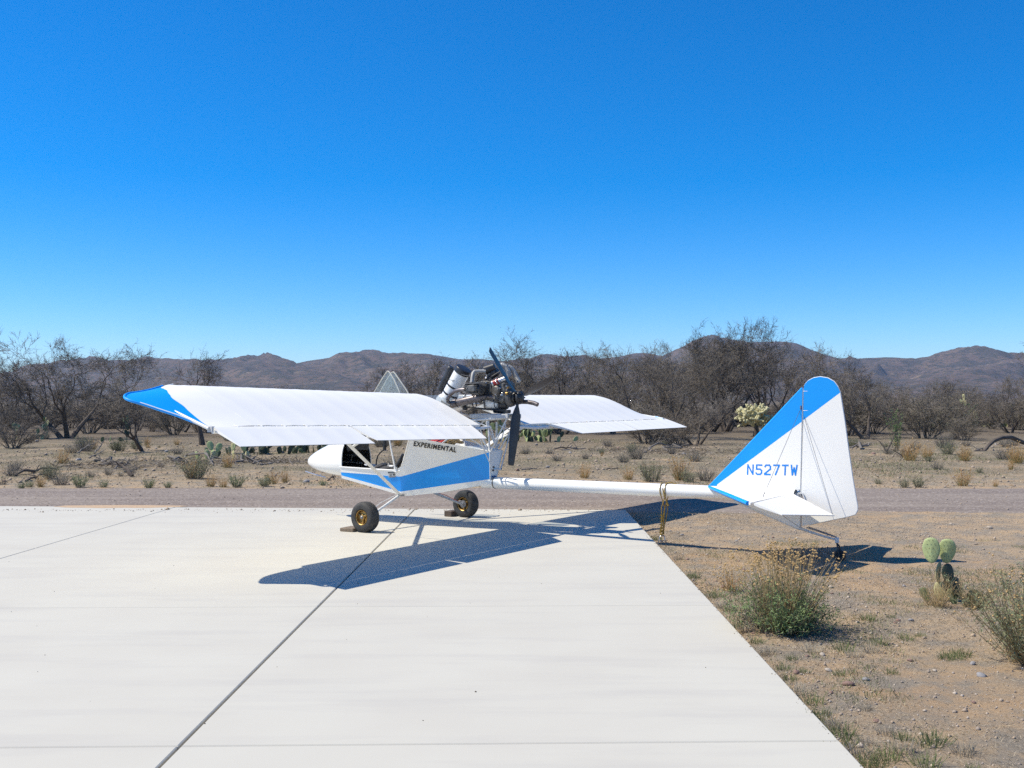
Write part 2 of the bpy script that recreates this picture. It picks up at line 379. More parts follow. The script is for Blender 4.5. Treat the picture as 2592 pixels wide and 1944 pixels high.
# mountains
RIDGE = [(-1200, 800), (-700, 790), (-300, 800), (0, 818), (60, 802), (130, 797), (200, 792), (240, 788), (330, 782), (357, 777), (400, 781), (480, 790), (540, 782), (560, 779), (600, 783), (635, 787), (680, 778), (740, 770), (800, 765), (815, 764), (840, 768), (865, 765), (900, 766), (945, 768), (990, 775), (1040, 776), (1100, 780), (1200, 779), (1300, 774), (1340, 770), (1370, 763), (1395, 763), (1430, 772), (1470, 758), (1520, 738), (1560, 733), (1620, 740), (1690, 738), (1720, 742), (1780, 765), (1820, 776), (1870, 773), (1920, 773), (1980, 775), (2040, 769), (2080, 766), (2140, 767), (2180, 775), (2212, 782), (2400, 772), (2700, 778), (3200, 790)]
def make_mountains():
    sx = np.array([p[0] * 1.1718 for p in RIDGE]); sy = np.array([p[1] * 1.1718 for p in RIDGE])
    na, nr = 620, 110; V = np.zeros((nr, na, 3)); R0, R1, RR = 1500., 3900., 2900.
    us = np.linspace((sx[0] - CX) / FPX, (sx[-1] - CX) / FPX, na)
    H = (HY - np.interp(us * FPX + CX, sx, sy)) / FPX * RR
    for a in range(na):
        for r in range(nr):
            Y = R0 + (R1 - R0) * r / (nr - 1); X = us[a] * Y
            Xn, Yn = us[a] * RR, Y
            t = (Y - R0) / (RR - R0)
            prof = sstep(-.12, 1.0, t) ** 1.15 if t < 1 else max(0, 1 - ((t - 1) * 1.9) ** 1.4)
            sp = noise.ridged_multi_fractal((Xn * .0031 + .35 * noise.noise((Xn * .004, Yn * .003, 4)), Yn * .0013, 2.2), 0.9, 2.1, 6, 1.0, 2.0)
            fine = noise.fractal((Xn * .011, Yn * .011, 5), 1.0, 2.0, 5)
            env = max(0., min(1., t * 1.4)) * (1 - sstep(.72, 1.0, t) if t < 1 else 0)
            z = H[a] * prof * (1 - .0 * t) + env * ((sp - 1.05) * 38 + 4 * (noise.ridged_multi_fractal((Xn * .011, Yn * .006, 8.2), 1.0, 2.1, 4, 1.0, 2.0) - 1)) + fine * 2.5 * min(1, t * 2) * (1 - .6 * sstep(.85, 1, t))
            V[r, a] = (X, Y, max(z, -2) if t > .02 else -2)
    b = (np.arange(nr - 1)[:, None] * na + np.arange(na - 1)[None]).ravel()
    o = obj('mountains', npmesh('mountains', V.reshape(-1, 3), np.stack([b, b + 1, b + 1 + na, b + na], 1)), M['mountain'], ang=80); tag(o, kind='structure')
M['mountain'] = mat('scrubby_mountain', (.108, .074, .059), .95, (.148, .104, .08), .006, detail=8, spec=.1)
def mtn_extra():
    nt = M['mountain'].node_tree; b = nt.nodes['Principled BSDF']; src = b.inputs['Base Color'].links[0].from_socket
    tc = nt.nodes.new('ShaderNodeTexCoord')
    for sc, p0, p1, colr in ((.011, .48, .58, (.070, .058, .05)), (.06, .50, .58, (.048, .046, .036)), (.16, .52, .60, (.04, .042, .03)), (.03, .60, .68, (.21, .155, .11))):
        n = nt.nodes.new('ShaderNodeTexNoise'); n.inputs['Scale'].default_value = sc; n.inputs['Detail'].default_value = 7; n.inputs['Roughness'].default_value = .65
        nt.links.new(tc.outputs['Object'], n.inputs['Vector'])
        r = nt.nodes.new('ShaderNodeMapRange'); r.inputs[1].default_value = p0; r.inputs[2].default_value = p1; nt.links.new(n.outputs[0], r.inputs[0])
        x = nt.nodes.new('ShaderNodeMix'); x.data_type = 'RGBA'; nt.links.new(r.outputs[0], x.inputs['Factor']); nt.links.new(src, x.inputs['A']); x.inputs['B'].default_value = (*colr, 1); src = x.outputs['Result']
    nt.links.new(src, b.inputs['Base Color'])
mtn_extra(); make_mountains()
HZX, HZT = 8900, 176
# clear desert air: far slopes fade a little to blue
b = MB(); b.box((0, 0, HZT / 2 - 1.5), (HZX, HZX, HZT + 3)); hz = b.build('haze', None, smooth=False); tag(hz, 'thin blue air between the clearing and the mountains', 'haze', kind='stuff')
hm = bpy.data.materials.new('thin_air'); hm.use_nodes = True; nt = hm.node_tree; nt.nodes.remove(nt.nodes['Principled BSDF'])
pv = nt.nodes.new('ShaderNodeVolumePrincipled'); pv.inputs['Color'].default_value = (.58, .74, 1.0, 1); pv.inputs['Density'].default_value = 1.0e-4; pv.inputs['Anisotropy'].default_value = .2
nt.links.new(pv.outputs[0], nt.nodes['Material Output'].inputs['Volume']); hz.data.materials.append(hm)

# ==================================================================== AIRCRAFT
plane = empty('light_aircraft', (OX, OY, 0), math.atan2(F2[1], F2[0]),
              'white and blue single-seat pusher airplane parked with wheels on the concrete pad', 'airplane')
def P(b, name, m, parent=None, **k): return b.build(name, m, parent or plane, **k)
def interp(t, tab):
    for (a, p), (b, q) in zip(tab[:-1], tab[1:]):
        if t <= b: return lerp(p, q, (t - a) / (b - a))
    return tab[-1][1]
UP = [(0, 0), (.008, .020), (.03, .041), (.07, .064), (.14, .087), (.25, .103), (.36, .106), (.5, .096), (.65, .074), (.8, .046), (1, .02)]
LO = [(0, 0), (.01, -.016), (.04, -.024), (.12, -.022), (.3, -.012), (.6, -.008), (1, -.004)]
LEP, HIP = (-.185, 1.612), (-1.308, 1.262)
CH = math.hypot(HIP[0] - LEP[0], HIP[1] - LEP[1]); AX = ((HIP[0] - LEP[0]) / CH, (HIP[1] - LEP[1]) / CH); NX = (AX[1], -AX[0])
def dih(y): return .0104 * abs(y) + .0082 * y
def wing_pt(y, t, h): return Vector((LEP[0] + AX[0] * CH * t + NX[0] * h, y, LEP[1] + AX[1] * CH * t + NX[1] * h + dih(y)))
TS = [0, .004, .012, .03, .055, .09, .14, .2, .28, .36, .45, .55, .65, .75, .85, .93, 1]
RIB = .33
def sag(y, t, y0):
    p = ((abs(y) - y0) / RIB) % 1.0; s = .0032 * math.sin(math.pi * p) ** .8
    if t < .24:
        p2 = ((abs(y) - y0) / (RIB / 3)) % 1.0; s = s * t / .24 + .0035 * math.sin(math.pi * p2) * (1 - t / .24)
    return s * min(1, t * 25)
def up_pt(y, t, y0=.478): return wing_pt(y, t, interp(t, UP) - sag(y, t, y0))
def lo_pt(y, t, y0=.478): return wing_pt(y, t, interp(t, LO) + .5 * sag(y, t, y0))
def control_surface(name, y0, y1, yt0, yt1, chord, ang, parent, ribs):
    """aileron or flap: hinge line y0..y1, trailing edge yt0..yt1"""
    rows = []; n = ribs * 6
    for i in range(n + 1):
        q = i / n; row = []; y = lerp(y0, y1, q); yt = lerp(yt0, yt1, q); ph = (q * ribs) % 1.0; sg = .005 * math.sin(math.pi * ph) ** .8
        hz = HIP[1] + dih(y) - .006; hx = HIP[0] - .030
        def cp(t, h):
            yy = lerp(y, yt, t); return Vector((hx - chord * t * math.cos(ang) - h * math.sin(ang) * .5, yy, hz - chord * t * math.sin(ang) + h * math.cos(ang)))
        for t, h in ((1, -.002), (.6, -.006), (.15, -.010), (.0, -.008), (-.02, .003), (.0, .016), (.05, .020 - sg * .3), (.2, .019 - sg), (.4, .016 - sg), (.6, .012 - sg), (.8, .007 - sg * .7), (.96, .003), (1, .002)):
            row.append(cp(t, h))
        rows.append(row)
    b = MB(); b.grid(rows)
    b.add([p for p in rows[0]], [tuple(range(len(rows[0])))]); b.add([p for p in rows[-1]], [tuple(reversed(range(len(rows[-1]))))])
    o = fixn(P(b, name, 'white', parent, ang=50))
    for i in range(ribs + 1):      # cloth hinge tabs at each rib
        y = lerp(y0, y1, min(.995, max(.005, i / ribs))); b = MB(); b.box((HIP[0] - .022, y, HIP[1] + dih(y) + .016), (.055, .018, .003), Matrix.Rotation(R(-18), 3, 'Y')); P(b, 'hinge_tab', 'white', parent)
    return o
def make_wing(s, tip_bow):
    ya, yb = .478, 3.93
    n = int(round((yb - ya) / RIB * 9)); rows = []
    for i in range(n + 1):
        y = s * lerp(ya, yb, i / n)
        rows.append([up_pt(y, t) for t in reversed(TS)] + [lo_pt(y, t) for t in TS[1:]])
    b = MB(); b.grid(rows); m = len(rows[0])
    b.add(rows[0], [tuple(range(m))]); b.add(rows[-1], [tuple(reversed(range(m)))])
    b.add([rows[0][0], rows[0][-1], rows[-1][-1], rows[-1][0]], [(0, 1, 2, 3)])
    w = fixn(P(b, 'wing', 'white', ang=50))
    # tip: white panel, then blue cap out to the drooped bow
    def bow(t):
        k = t * (len(tip_bow) - 1); i = min(int(k), len(tip_bow) - 2); f = k - i
        p = [Vector(tip_bow[max(0, min(len(tip_bow) - 1, j))]) for j in (i - 1, i, i + 1, i + 2)]
        return .5 * ((2 * p[1]) + (p[2] - p[0]) * f + (2 * p[0] - 5 * p[1] + 4 * p[2] - p[3]) * f * f + (3 * p[1] - p[0] - 3 * p[2] + p[3]) * f ** 3)
    MT = [(0, 1), (.10, 1), (.16, .74), (.24, .54), (.36, .46), (.5, .48), (.7, .60), (.88, .82), (1, .97)]
    if s < 0: MT = [(0, 1), (.1, 1), (.2, .75), (.36, .6), (.5, .72), (.65, .93), (.85, .99), (1, 1)]
    def mfr(t): return interp(t, MT)
    tt = [i / 32 for i in range(33)]
    def strip(f0, f1, k, upper):
        out = []
        for t in tt:
            te = t ** 1.15; base = up_pt(s * yb, te) if upper else lo_pt(s * yb, te); e = bow(t); row = []
            for j in range(k + 1):
                f = lerp(f0(t), f1(t), j / k); p = base.lerp(e, f)
                bulge = (.012 if upper else -.004) * math.sin(math.pi * min(1, f)) * math.sin(math.pi * t); p = p + Vector((0, 0, bulge)); row.append(p)
            out.append(row)
        return out
    for nm, mm, f0, f1 in (('tip_panel', 'white', lambda t: 0.0, mfr), ('wing_tip', 'blue', mfr, lambda t: 1.0)):
        b = MB(); b.grid(strip(f0, f1, 6, True)); b.grid(strip(f0, f1, 6, False), flip=True); fixn(P(b, nm, mm, w, ang=60))
    b = MB(); b.tube([bow(.11 + .89 * i / 40) for i in range(41)], .012, 8); P(b, 'tip_bow', 'blue', w)
    b = MB(); b.tube([bow(.62 + .36 * i / 10) + Vector((0, .004 * s, .009)) for i in range(11)], .006, 6); P(b, 'edge_tape', 'white', w)
    # rear spar tube that carries the hinges, set under their gap to block the sun
    b = MB(); b.tube([(HIP[0] + .014, s * .26, HIP[1] - .004), (HIP[0] - .010, s * .7, HIP[1] - .030), (HIP[0] - .010, s * 4.40, HIP[1] - .030 + dih(s * 4.4))], [.016, .024, .024], 10); P(b, 'rear_spar', 'white_tube', w)
    return w
bowN = [A(*c1(440, 380), x=-.22), A(*c1(375, 396), x=-.25), A(*c1(250, 432), x=-.3), A(*c1(150, 452), x=-.35), A(*c1(80, 462), x=-.42), A(*c1(48, 484), x=-.55),
        A(*c1(74, 512), x=-.66), A(*c1(200, 550), x=-.78), A(*c1(330, 594), x=-.9), A(*c1(470, 640), x=-1.03), A(*c1(600, 690), x=-1.16), A(*c1(715, 732), x=-1.3)]
wN = make_wing(1, bowN)
bowF = []
for i, p in enumerate(bowN): bowF.append(Vector((p.x, -p.y, p.z - dih(p.y) + dih(-p.y) - .17 * math.sin(math.pi * min(1, i / 10)) - .045 * (1 - i / 11))))
wF = make_wing(-1, bowF)
control_surface('aileron', 4.43, 2.745, 4.43, 2.745, .385, .395, wN, 6)
control_surface('flap', 2.715, .69, 2.70, .86, .365, .335, wN, 8)
control_surface('aileron', -2.83, -4.45, -2.83, -4.46, .37, .285, wF, 6)
control_surface('flap', -1.0, -2.80, -1.25, -2.80, .37, .295, wF, 7)
for s, w, (q0, q1) in ((1, wN, ((450, 605), (722, 742))),):
    b = MB(); b.tube([A(*c1(*q0), lat=4.49), A(*c1(*q1), lat=4.47)], [.013, .016], 10); P(b, 'balance_tube', 'white_tube', w)
    b = MB(); b.box(A(*c1(735, 748), lat=4.455), (.06, .02, .05)); P(b, 'hinge_bracket', 'grey_tube', w)
b = MB(); b.tube([Vector((-1.28, -4.47, 1.29)), Vector((-.8, -4.5, 1.36))], .013, 8); P(b, 'balance_tube', 'white_tube', wF)
# clear gap cover between the wing roots
rows = [[wing_pt(y, t, interp(t, UP) - .012) for y in (-.476, -.3, -.1, .1, .3, .476)] for t in (0, .03, .07, .14, .25, .36, .45)]
b = MB(); b.grid(rows); o = fixn(P(b, 'gap_cover', 'clear'))
sm = o.modifiers.new('thickness', 'SOLIDIFY'); sm.thickness = .003

# ---- fuselage
def leaning(x, y, xa, la, ka, xb, lb, kb):
    """side panel whose half-width at z=1.1 runs from la to lb and that leans in by ka..kb per metre of depth"""
    la2, lb2 = la, lb
    for _ in range(8):
        p = A(*c2(x, y), plane=((xa, la2), (xb, lb2))); d = 1.1 - p.z; la2, lb2 = la - ka * d, lb - kb * d
    return p
def fr(x, y): return leaning(x, y, 1.07, .325, .08, .03, .40, .285)
def rr(x, y): return leaning(x, y, .03, .40, .285, -1.2, .165, .235)
def mir(p): return Vector((p.x, -p.y, p.z))
def panel(b, pts):
    b.prism(pts, (0, -.012, 0)); b.prism([mir(p) for p in reversed(pts)], (0, .012, 0))
fus = MB()
panel(fus, [fr(318, 1020), fr(803, 1050), fr(803, 1095), fr(325, 1060)])
panel(fus, [fr(330, 1085), fr(803, 1215), fr(803, 1243), fr(330, 1107)])
panel(fus, [rr(873, 779), rr(1508, 889), rr(1513, 899), rr(803, 1095), rr(803, 1050), rr(775, 1034), rr(815, 1008)])
panel(fus, [rr(803, 1215), rr(1516, 1115), rr(1519, 1150), rr(1320, 1188), rr(1120, 1223), rr(850, 1250), rr(803, 1243)])
bt = [fr(330, 1107), fr(803, 1243), rr(850, 1250), rr(1120, 1223), rr(1320, 1188), rr(1519, 1150)]
fus.grid([[p, mir(p)] for p in bt])
fuse = fixn(P(fus, 'fuselage', 'white', ang=20))
b = MB(); panel(b, [fr(325, 1060), fr(803, 1095), fr(803, 1215), fr(330, 1085)]); panel(b, [rr(803, 1095), rr(1513, 899), rr(1516, 1115), rr(803, 1215)])
fixn(P(b, 'blue_stripe', 'blue', fuse, ang=20))
re0, re1 = rr(1513, 889), rr(1521, 1090)
b = MB(); b.prism([re0 + Vector((-.003, 0, 0)), re1 + Vector((-.003, 0, 0)), mir(re1) + Vector((-.003, 0, 0)), mir(re0) + Vector((-.003, 0, 0))], (.01, 0, 0)); fixn(P(b, 'rear_panel', 'white', fuse))
b = MB(); q = [rr(1290, 851), rr(1508, 889)]; q = [p + Vector((0, -.013, -.004)) for p in q]
b.prism([q[0], q[1], mir(q[1]), mir(q[0])], (0, 0, -.006)); fixn(P(b, 'rear_deck', 'white', fuse))
b = MB(); b.tube([fr(318, 1018), fr(560, 1034), fr(800, 1048)], .011, 8); P(b, 'door_sill', 'white_gloss', fuse)
b = MB(); b.tube([mir(fr(318, 1018)), mir(fr(560, 1034)), mir(fr(800, 1048))], .011, 8); P(b, 'door_sill', 'white_gloss', fuse)
b = MB(); b.tube([rr(812, 1010), rr(845, 895), rr(875, 782)], .008, 8); P(b, 'panel_edge', 'white_gloss', fuse)
b = MB(); b.tube([rr(1517, 893), rr(1522, 1150)], .010, 8); b.tube([mir(rr(1517, 893)), mir(rr(1522, 1150))], .010, 8); P(b, 'rear_edge', 'white_tube', fuse)
def on_plane(pts2, fn, dy=.004):     # lift flat marks 4 mm off the panel
    return [fn(*p) + Vector((0, dy, 0)) for p in pts2]
b = MB(); b.prism(on_plane([(700, 1058), (757, 1060), (764, 1100), (710, 1102)], fr, .003), (0, .002, 0)); dp = fixn(P(b, 'data_plate', 'grey_tube', fuse))
b = MB()
for (x0, y0, x1, y1) in ((703, 1060, 757, 1067), (712, 1094, 762, 1099), (716, 1075, 738, 1079), (744, 1072, 758, 1086), (716, 1084, 735, 1088)):
    b.prism(on_plane([(x0, y0), (x1, y0 + 1), (x1 + 1, y1), (x0 + 1, y1)], fr, .0055), (0, .001, 0))
fixn(P(b, 'plate_print', 'lettering_black', dp))
# painted words: text turned into mesh and laid along the panel
def text_mesh(s):
    cu = bpy.data.curves.new('lettering', 'FONT'); cu.body = s; cu.resolution_u = 3; cu.offset = .022; cu.space_character = 1.12; o = bpy.data.objects.new('lettering', cu); COL.objects.link(o)
    bpy.context.view_layer.update()
    me = bpy.data.meshes.new_from_object(o.evaluated_get(bpy.context.evaluated_depsgraph_get())); bpy.data.objects.remove(o); bpy.data.curves.remove(cu); return me
def lay_text(s, bl, br, tl, fn, m, name, parent, dy, bold=.0):
    me = text_mesh(s); xs = [v.co.x for v in me.vertices]; ys = [v.co.y for v in me.vertices]; x0, x1, y0, y1 = min(xs), max(xs), min(ys), max(ys)
    B, Rr, T = fn(*bl), fn(*br), fn(*tl); ex, ey = Rr - B, T - B
    for v in me.vertices:
        a, c = (v.co.x - x0) / (x1 - x0), (v.co.y - y0) / (y1 - y0); v.co = B + ex * a + ey * c + Vector((0, dy, 0))
    me.materials.clear(); o = obj(name, me, m, parent, smooth=False); sm = o.modifiers.new('t', 'SOLIDIFY'); sm.thickness = .004; sm.offset = 0; return o
lay_text('EXPERIMENTAL', (907, 849), (1247, 902), (914, 811), rr, 'lettering_black', 'experimental_lettering', fuse, .006)

# ---- nose cone, open at the back
NT = Vector((1.918, 0, .735))
def nose_ring(s, inset=0.0, n=36):
    s2 = max(s, 1e-4); x = NT.x - .872 * s - (inset if s < .01 else 0)
    w = (.292 - inset) * (1 - (1 - s2) ** 1.9) ** .60
    top = (.385 - inset) * s2 ** .66; bot = (.176 - inset) * (1 - (1 - s2) ** 2.0) ** .62; out = []
    for j in range(n + 1):
        a = 2 * math.pi * j / n; ca, sa = math.cos(a), math.sin(a)
        e = .84
        yy = w * math.copysign(abs(ca) ** e, ca); zz = (top if sa > 0 else bot) * math.copysign(abs(sa) ** e, sa)
        out.append(Vector((x + .03 * s * (zz - .1), yy, NT.z + zz)))
    return out
SS = [0, .004, .015, .035, .07, .12, .19, .28, .39, .52, .66, .8, .92, 1.0]
b = MB(); b.grid([nose_ring(s) for s in SS]); b.grid([nose_ring(1.0), nose_ring(1.0, .012)]); nose = fixn(P(b, 'nose_cone', 'white_gloss', ang=60))
b = MB(); b.grid([nose_ring(s, .012) for s in SS]); P(b, 'shade_lining', 'black', nose, ang=60)  # black inner skin paints the shade inside the nose
b = MB(); b.tube([A(*c2(42, 1052), lat=0), A(*c2(120, 1078), lat=0), A(*c2(205, 1100), lat=0)], .008, 8); b.tube([A(*c2(160, 1090), lat=0), A(*c2(165, 1070), lat=0)], .005, 6); P(b, 'pitot_tube', 'alu', plane)
# ---- cockpit
b = MB(); b.box((.32, 0, .60), (.62, .5, .10), bev=.04); b.box((-.10, 0, .80), (.10, .46, .52), Matrix.Rotation(R(-16), 3, 'Y'), bev=.04); seat = P(b, 'seat', 'cloth')
rng = random.Random(5); b = MB()
for k in range(7):
    x0 = .05 + .09 * k + rng.uniform(-.02, .02); b.tube([(x0, -.2, .66), (x0 + .03, -.07, .70 + rng.uniform(-.01, .03)), (x0 - .02, .08, .69 + rng.uniform(-.01, .04)), (x0 + .02, .22, .67)], [.02, .035, .04, .02], 7)
P(b, 'crumpled_cover', 'cloth', seat)
d2 = crop(850, 1100, .094937)
b = MB(); b.tube([A(*d2(1070, 900), lat=-.02), A(*d2(1085, 700), lat=-.02), A(*d2(1120, 570), lat=-.02), A(*d2(1190, 480), lat=-.02), A(*d2(1270, 415), lat=-.02), A(*d2(1320, 375), lat=-.02)], .009, 8)
b.tube([A(*d2(1300, 410), lat=-.02), A(*d2(1305, 250), lat=-.02), A(*d2(1300, 60), lat=-.02), A(*d2(1290, -200), lat=-.02)], [.022, .026, .026, .02], 10); P(b, 'control_stick', 'black')
b = MB(); b.tube([A(*d2(795, 810), lat=.2), A(*d2(800, 800), lat=.2)], .02, 10); P(b, 'throttle_knob', 'white_gloss'); b = MB(); b.tube([A(*d2(1405, 800), lat=.15), A(*d2(1415, 800), lat=.15)], .014, 8); P(b, 'trim_knob', 'white_gloss')
b = MB(); b.box(A(*d2(1465, 845), lat=.1), (.10, .03, .03), bev=.008); P(b, 'seat_buckle', 'white_gloss')
b = MB(); b.tube([A(*d2(1800, 520), lat=.2), A(*d2(1700, 700), lat=.22), A(*d2(1620, 850), lat=.24)], .018, 8); b.tube([A(*d2(1790, 640), lat=.16), A(*d2(1640, 870), lat=.2)], .02, 8); P(b, 'seat_belt', 'black')
b = MB(); b.tube([A(*d2(130, 545), lat=-.24), A(*d2(560, 545), lat=-.24)], .007, 6); b.tube([A(*d2(250, 550), lat=-.24), A(*d2(240, 840), lat=-.24)], .007, 6); b.tube([A(*d2(450, 550), lat=-.24), A(*d2(400, 720), lat=-.24)], .006, 6); b.tube([A(*d2(140, 720), lat=-.22), A(*d2(700, 760), lat=-.22)], .007, 6); P(b, 'rudder_pedal_frame', 'grey_tube')
b = MB(); b.box((1.02, 0, .98), (.05, .42, .16), bev=.02); P(b, 'instrument_panel', 'black')
cage = MB()
def ct(pts, r=.011): cage.tube(pts, r, 8)
ct([A(*d2(1422, -60), lat=.30), A(*d2(1430, 130), lat=.30), A(*d2(1580, 900), lat=.31)], .011)
ct([A(*d2(1422, -60), lat=.30) * 1, Vector((-.05, .28, 1.50))], .011)
ct([mir(A(*d2(1580, 900), lat=.31)), Vector((-.05, -.28, 1.50))], .011)
ct([Vector((.05, .28, .69)), Vector((-.35, .25, 1.48))], .010); ct([Vector((-.05, -.28, 1.50)), Vector((-.05, .28, 1.50))], .011)
ct([Vector((-.3, -.24, 1.46)), Vector((-.3, .24, 1.46))], .011)
for s in (-1, 1):
    ct([Vector((1.06, .20 * s, 1.12)), Vector((.4, .28 * s, 1.40)), Vector((-.15, .28 * s, 1.56))], .010)
P(cage, 'cabin_frame', 'white_tube')
b = MB(); b.box(A(*d2(1590, 930), lat=.295), (.05, .012, .07), bev=.004); P(b, 'frame_gusset', 'white_tube')
# windshield: clear sheet from the nose up to the wing
rows = []
for i in range(9):
    q = i / 8; x = lerp(1.07, -.12, q); zt = lerp(1.10, 1.58, q ** .85); w = lerp(.20, .27, q); zb = zt - .10 * (1 - q * .6)
    rows.append([(x, -w, zb), (x, -w * .8, zt - .02), (x, 0, zt + .012), (x, w * .8, zt - .02), (x, w, zb)])
b = MB(); b.grid(rows); o = fixn(P(b, 'windshield', 'clear')); sm = o.modifiers.new('thickness', 'SOLIDIFY'); sm.thickness = .003
# clear door on the far side, swung up: two cream hoops with a clear sheet in each
door = MB(); pane = MB()
for (qs, la) in (([(470, 620), (560, 470), (610, 392), (655, 315), (690, 262), (702, 252), (716, 262), (750, 315), (790, 402), (860, 600)], -.46),
                 ([(590, 560), (640, 420), (700, 310), (735, 262), (745, 257), (760, 272), (800, 330), (850, 402), (950, 600)], -.62)):
    pts = [A(*c2(*q), lat=la) for q in qs]; door.tube(pts, .0095, 8); pane.add(pts, [tuple(range(len(pts)))])
dr = P(door, 'raised_door', 'cream'); o = P(pane, 'clear_pane', 'clear', dr, smooth=False); sm = o.modifiers.new('thickness', 'SOLIDIFY'); sm.thickness = .003

# ---- tail boom
b = MB(); ba, bb = Vector((-1.02, 0, .576)), Vector((-4.90, 0, .607)); n = 28
b.lathe(ba, bb, [(0, .069), (.3, .070), (.7, .071), (1, .071), (1, .066), (.985, .066)], n); boom = fixn(P(b, 'tail_boom', 'white_gloss'))
b = MB(); b.lathe(ba + (bb - ba) * .984, ba + (bb - ba) * .986, [(0, .0655), (1, .0655)], n); P(b, 'end_shade_disc', 'black', boom)  # black disc stands in for the shade inside the hollow tube
b = MB(); b.lathe(Vector((-1.195, 0, .578)), Vector((-1.207, 0, .579)), [(0, .071), (.1, .073), (.9, .073), (1, .071)], n); P(b, 'boom_gap_ring', 'black', boom)  # black ring painted for the dark gap where the boom leaves the fuselage

# ---- tail surfaces
def tp(x, y): return A(*c5(x, y), lat=0)
def flat(name, pts, m, parent, t0=.016, xa=-3.9, t1=.016, xb=-5.5):
    n = len(pts); th = [lerp(t0, t1, max(0, min(1, (p.x - xa) / (xb - xa)))) for p in pts]
    vs = [p + Vector((0, h, 0)) for p, h in zip(pts, th)] + [p - Vector((0, h, 0)) for p, h in zip(pts, th)]
    b = MB(); fs = [tuple(range(n)), tuple(reversed(range(n, 2 * n)))] + [(i, i + n, (i + 1) % n + n, (i + 1) % n) for i in range(n)]
    b.add(vs, fs); o = fixn(P(b, name, m, parent, smooth=False)); return o
fin = flat('fin', [tp(*q) for q in ((562, 1029), (1234, 530), (1222, 1072), (1180, 1072), (900, 1060), (545, 1060))], 'white', plane)
flat('fin_blue_band', [tp(*q) for q in ((498, 1045), (1240, 262), (1234, 530), (562, 1029), (545, 1048))], 'blue', fin)
b = MB(); b.tube([tp(500, 1044), tp(870, 653), tp(1238, 263)], .017, 10); P(b, 'leading_edge', 'blue', fin)
vent = flat('ventral_fin', [tp(*q) for q in ((690, 1150), (1205, 1100), (1222, 1300), (1216, 1388))], 'white', plane)
b = MB(); b.tube([tp(690, 1166), tp(1216, 1388)], .014, 10); P(b, 'lower_edge', 'white_tube', vent)
rud_top = [(1251, 300), (1252, 245), (1262, 225), (1285, 200), (1330, 178), (1380, 170), (1440, 180), (1490, 207), (1520, 247), (1540, 297)]
rud = flat('rudder', [tp(*q) for q in [(1249, 516), (1540, 297), (1575, 520), (1607, 760), (1640, 990), (1676, 1200), (1678, 1235), (1660, 1270), (1600, 1288), (1290, 1352), (1240, 1362), (1236, 1300), (1262, 1165), (1256, 1120), (1232, 1090)]], 'white', plane, .018, -4.97, .006, -5.55)
flat('rudder_blue_cap', [tp(*q) for q in rud_top + [(1249, 516)]], 'blue', rud, .018, -4.97, .006, -5.55)
b = MB(); b.tube([tp(*q) for q in rud_top[1:] + [(1575, 520), (1607, 760), (1640, 990), (1676, 1200), (1678, 1235), (1660, 1270), (1600, 1288), (1290, 1352)]], .0065, 8); P(b, 'rudder_edge', 'white_tube', rud)
for yy in (285, 440, 600, 765, 920, 1075):
    b = MB(); b.tube([tp(1248, yy) + Vector((0, .0155, 0)), tp(1285, yy) + Vector((0, .0150, 0))], [.004, .002], 6); P(b, 'hinge_tape', 'white', rud)
b = MB(); b.tube([tp(1243, 262), tp(1236, 530), tp(1218, 1372)], .014, 10); P(b, 'fin_post', 'alu')
lay = lambda x, y: tp(x, y)
STROKE = {'N': [[(0, 0), (0, 1)], [(0, 1), (1, 0)], [(1, 0), (1, 1)]], '5': [[(1, 1), (.05, 1), (.05, .56), (.7, .56), (1, .42), (1, .14), (.75, 0), (.2, 0), (0, .14)]],
          '2': [[(0, .84), (.2, 1), (.8, 1), (1, .84), (1, .58), (0, .08), (0, 0), (1, 0)]], '7': [[(0, 1), (1, 1), (.38, 0)]], 'T': [[(0, 1), (1, 1)], [(.5, 1), (.5, 0)]], 'W': [[(0, 1), (.22, 0), (.5, .75), (.78, 0), (1, 1)]]}
def stroke_text(word, bl, br, tl, fn, name, m, parent, dy, wch=.60, th=.165):
    """block characters made of straight strokes"""
    b = MB(); B, Rr, T = fn(*bl), fn(*br), fn(*tl); ex, ey = Rr - B, T - B; hgt = ey.length; k = len(word); cw = 1.0 / (k - (1 - .72)); off = 0
    for i, ch in enumerate(word):
        for path in STROKE[ch]:
            pts = [B + ex * (cw * (i + .72 * (px * .86 + .07))) + ey * (py * (1 - th * .5) + th * .25) for px, py in path]
            for p, q in zip(pts[:-1], pts[1:]):
                d = (q - p).normalized(); nn = Vector((-d.z, 0, d.x)) * hgt * th * .42; e = d * hgt * th * .36
                off += .00003
                b.prism([v + Vector((0, dy + off, 0)) for v in (p - e - nn, q + e - nn, q + e + nn, p - e + nn)], (0, -.0012, 0))
    return fixn(P(b, name, m, parent, smooth=False))
stroke_text('N527TW', (798, 951), (1197, 957), (801, 871), tp, 'registration_lettering', 'lettering_blue', fin, .0175)
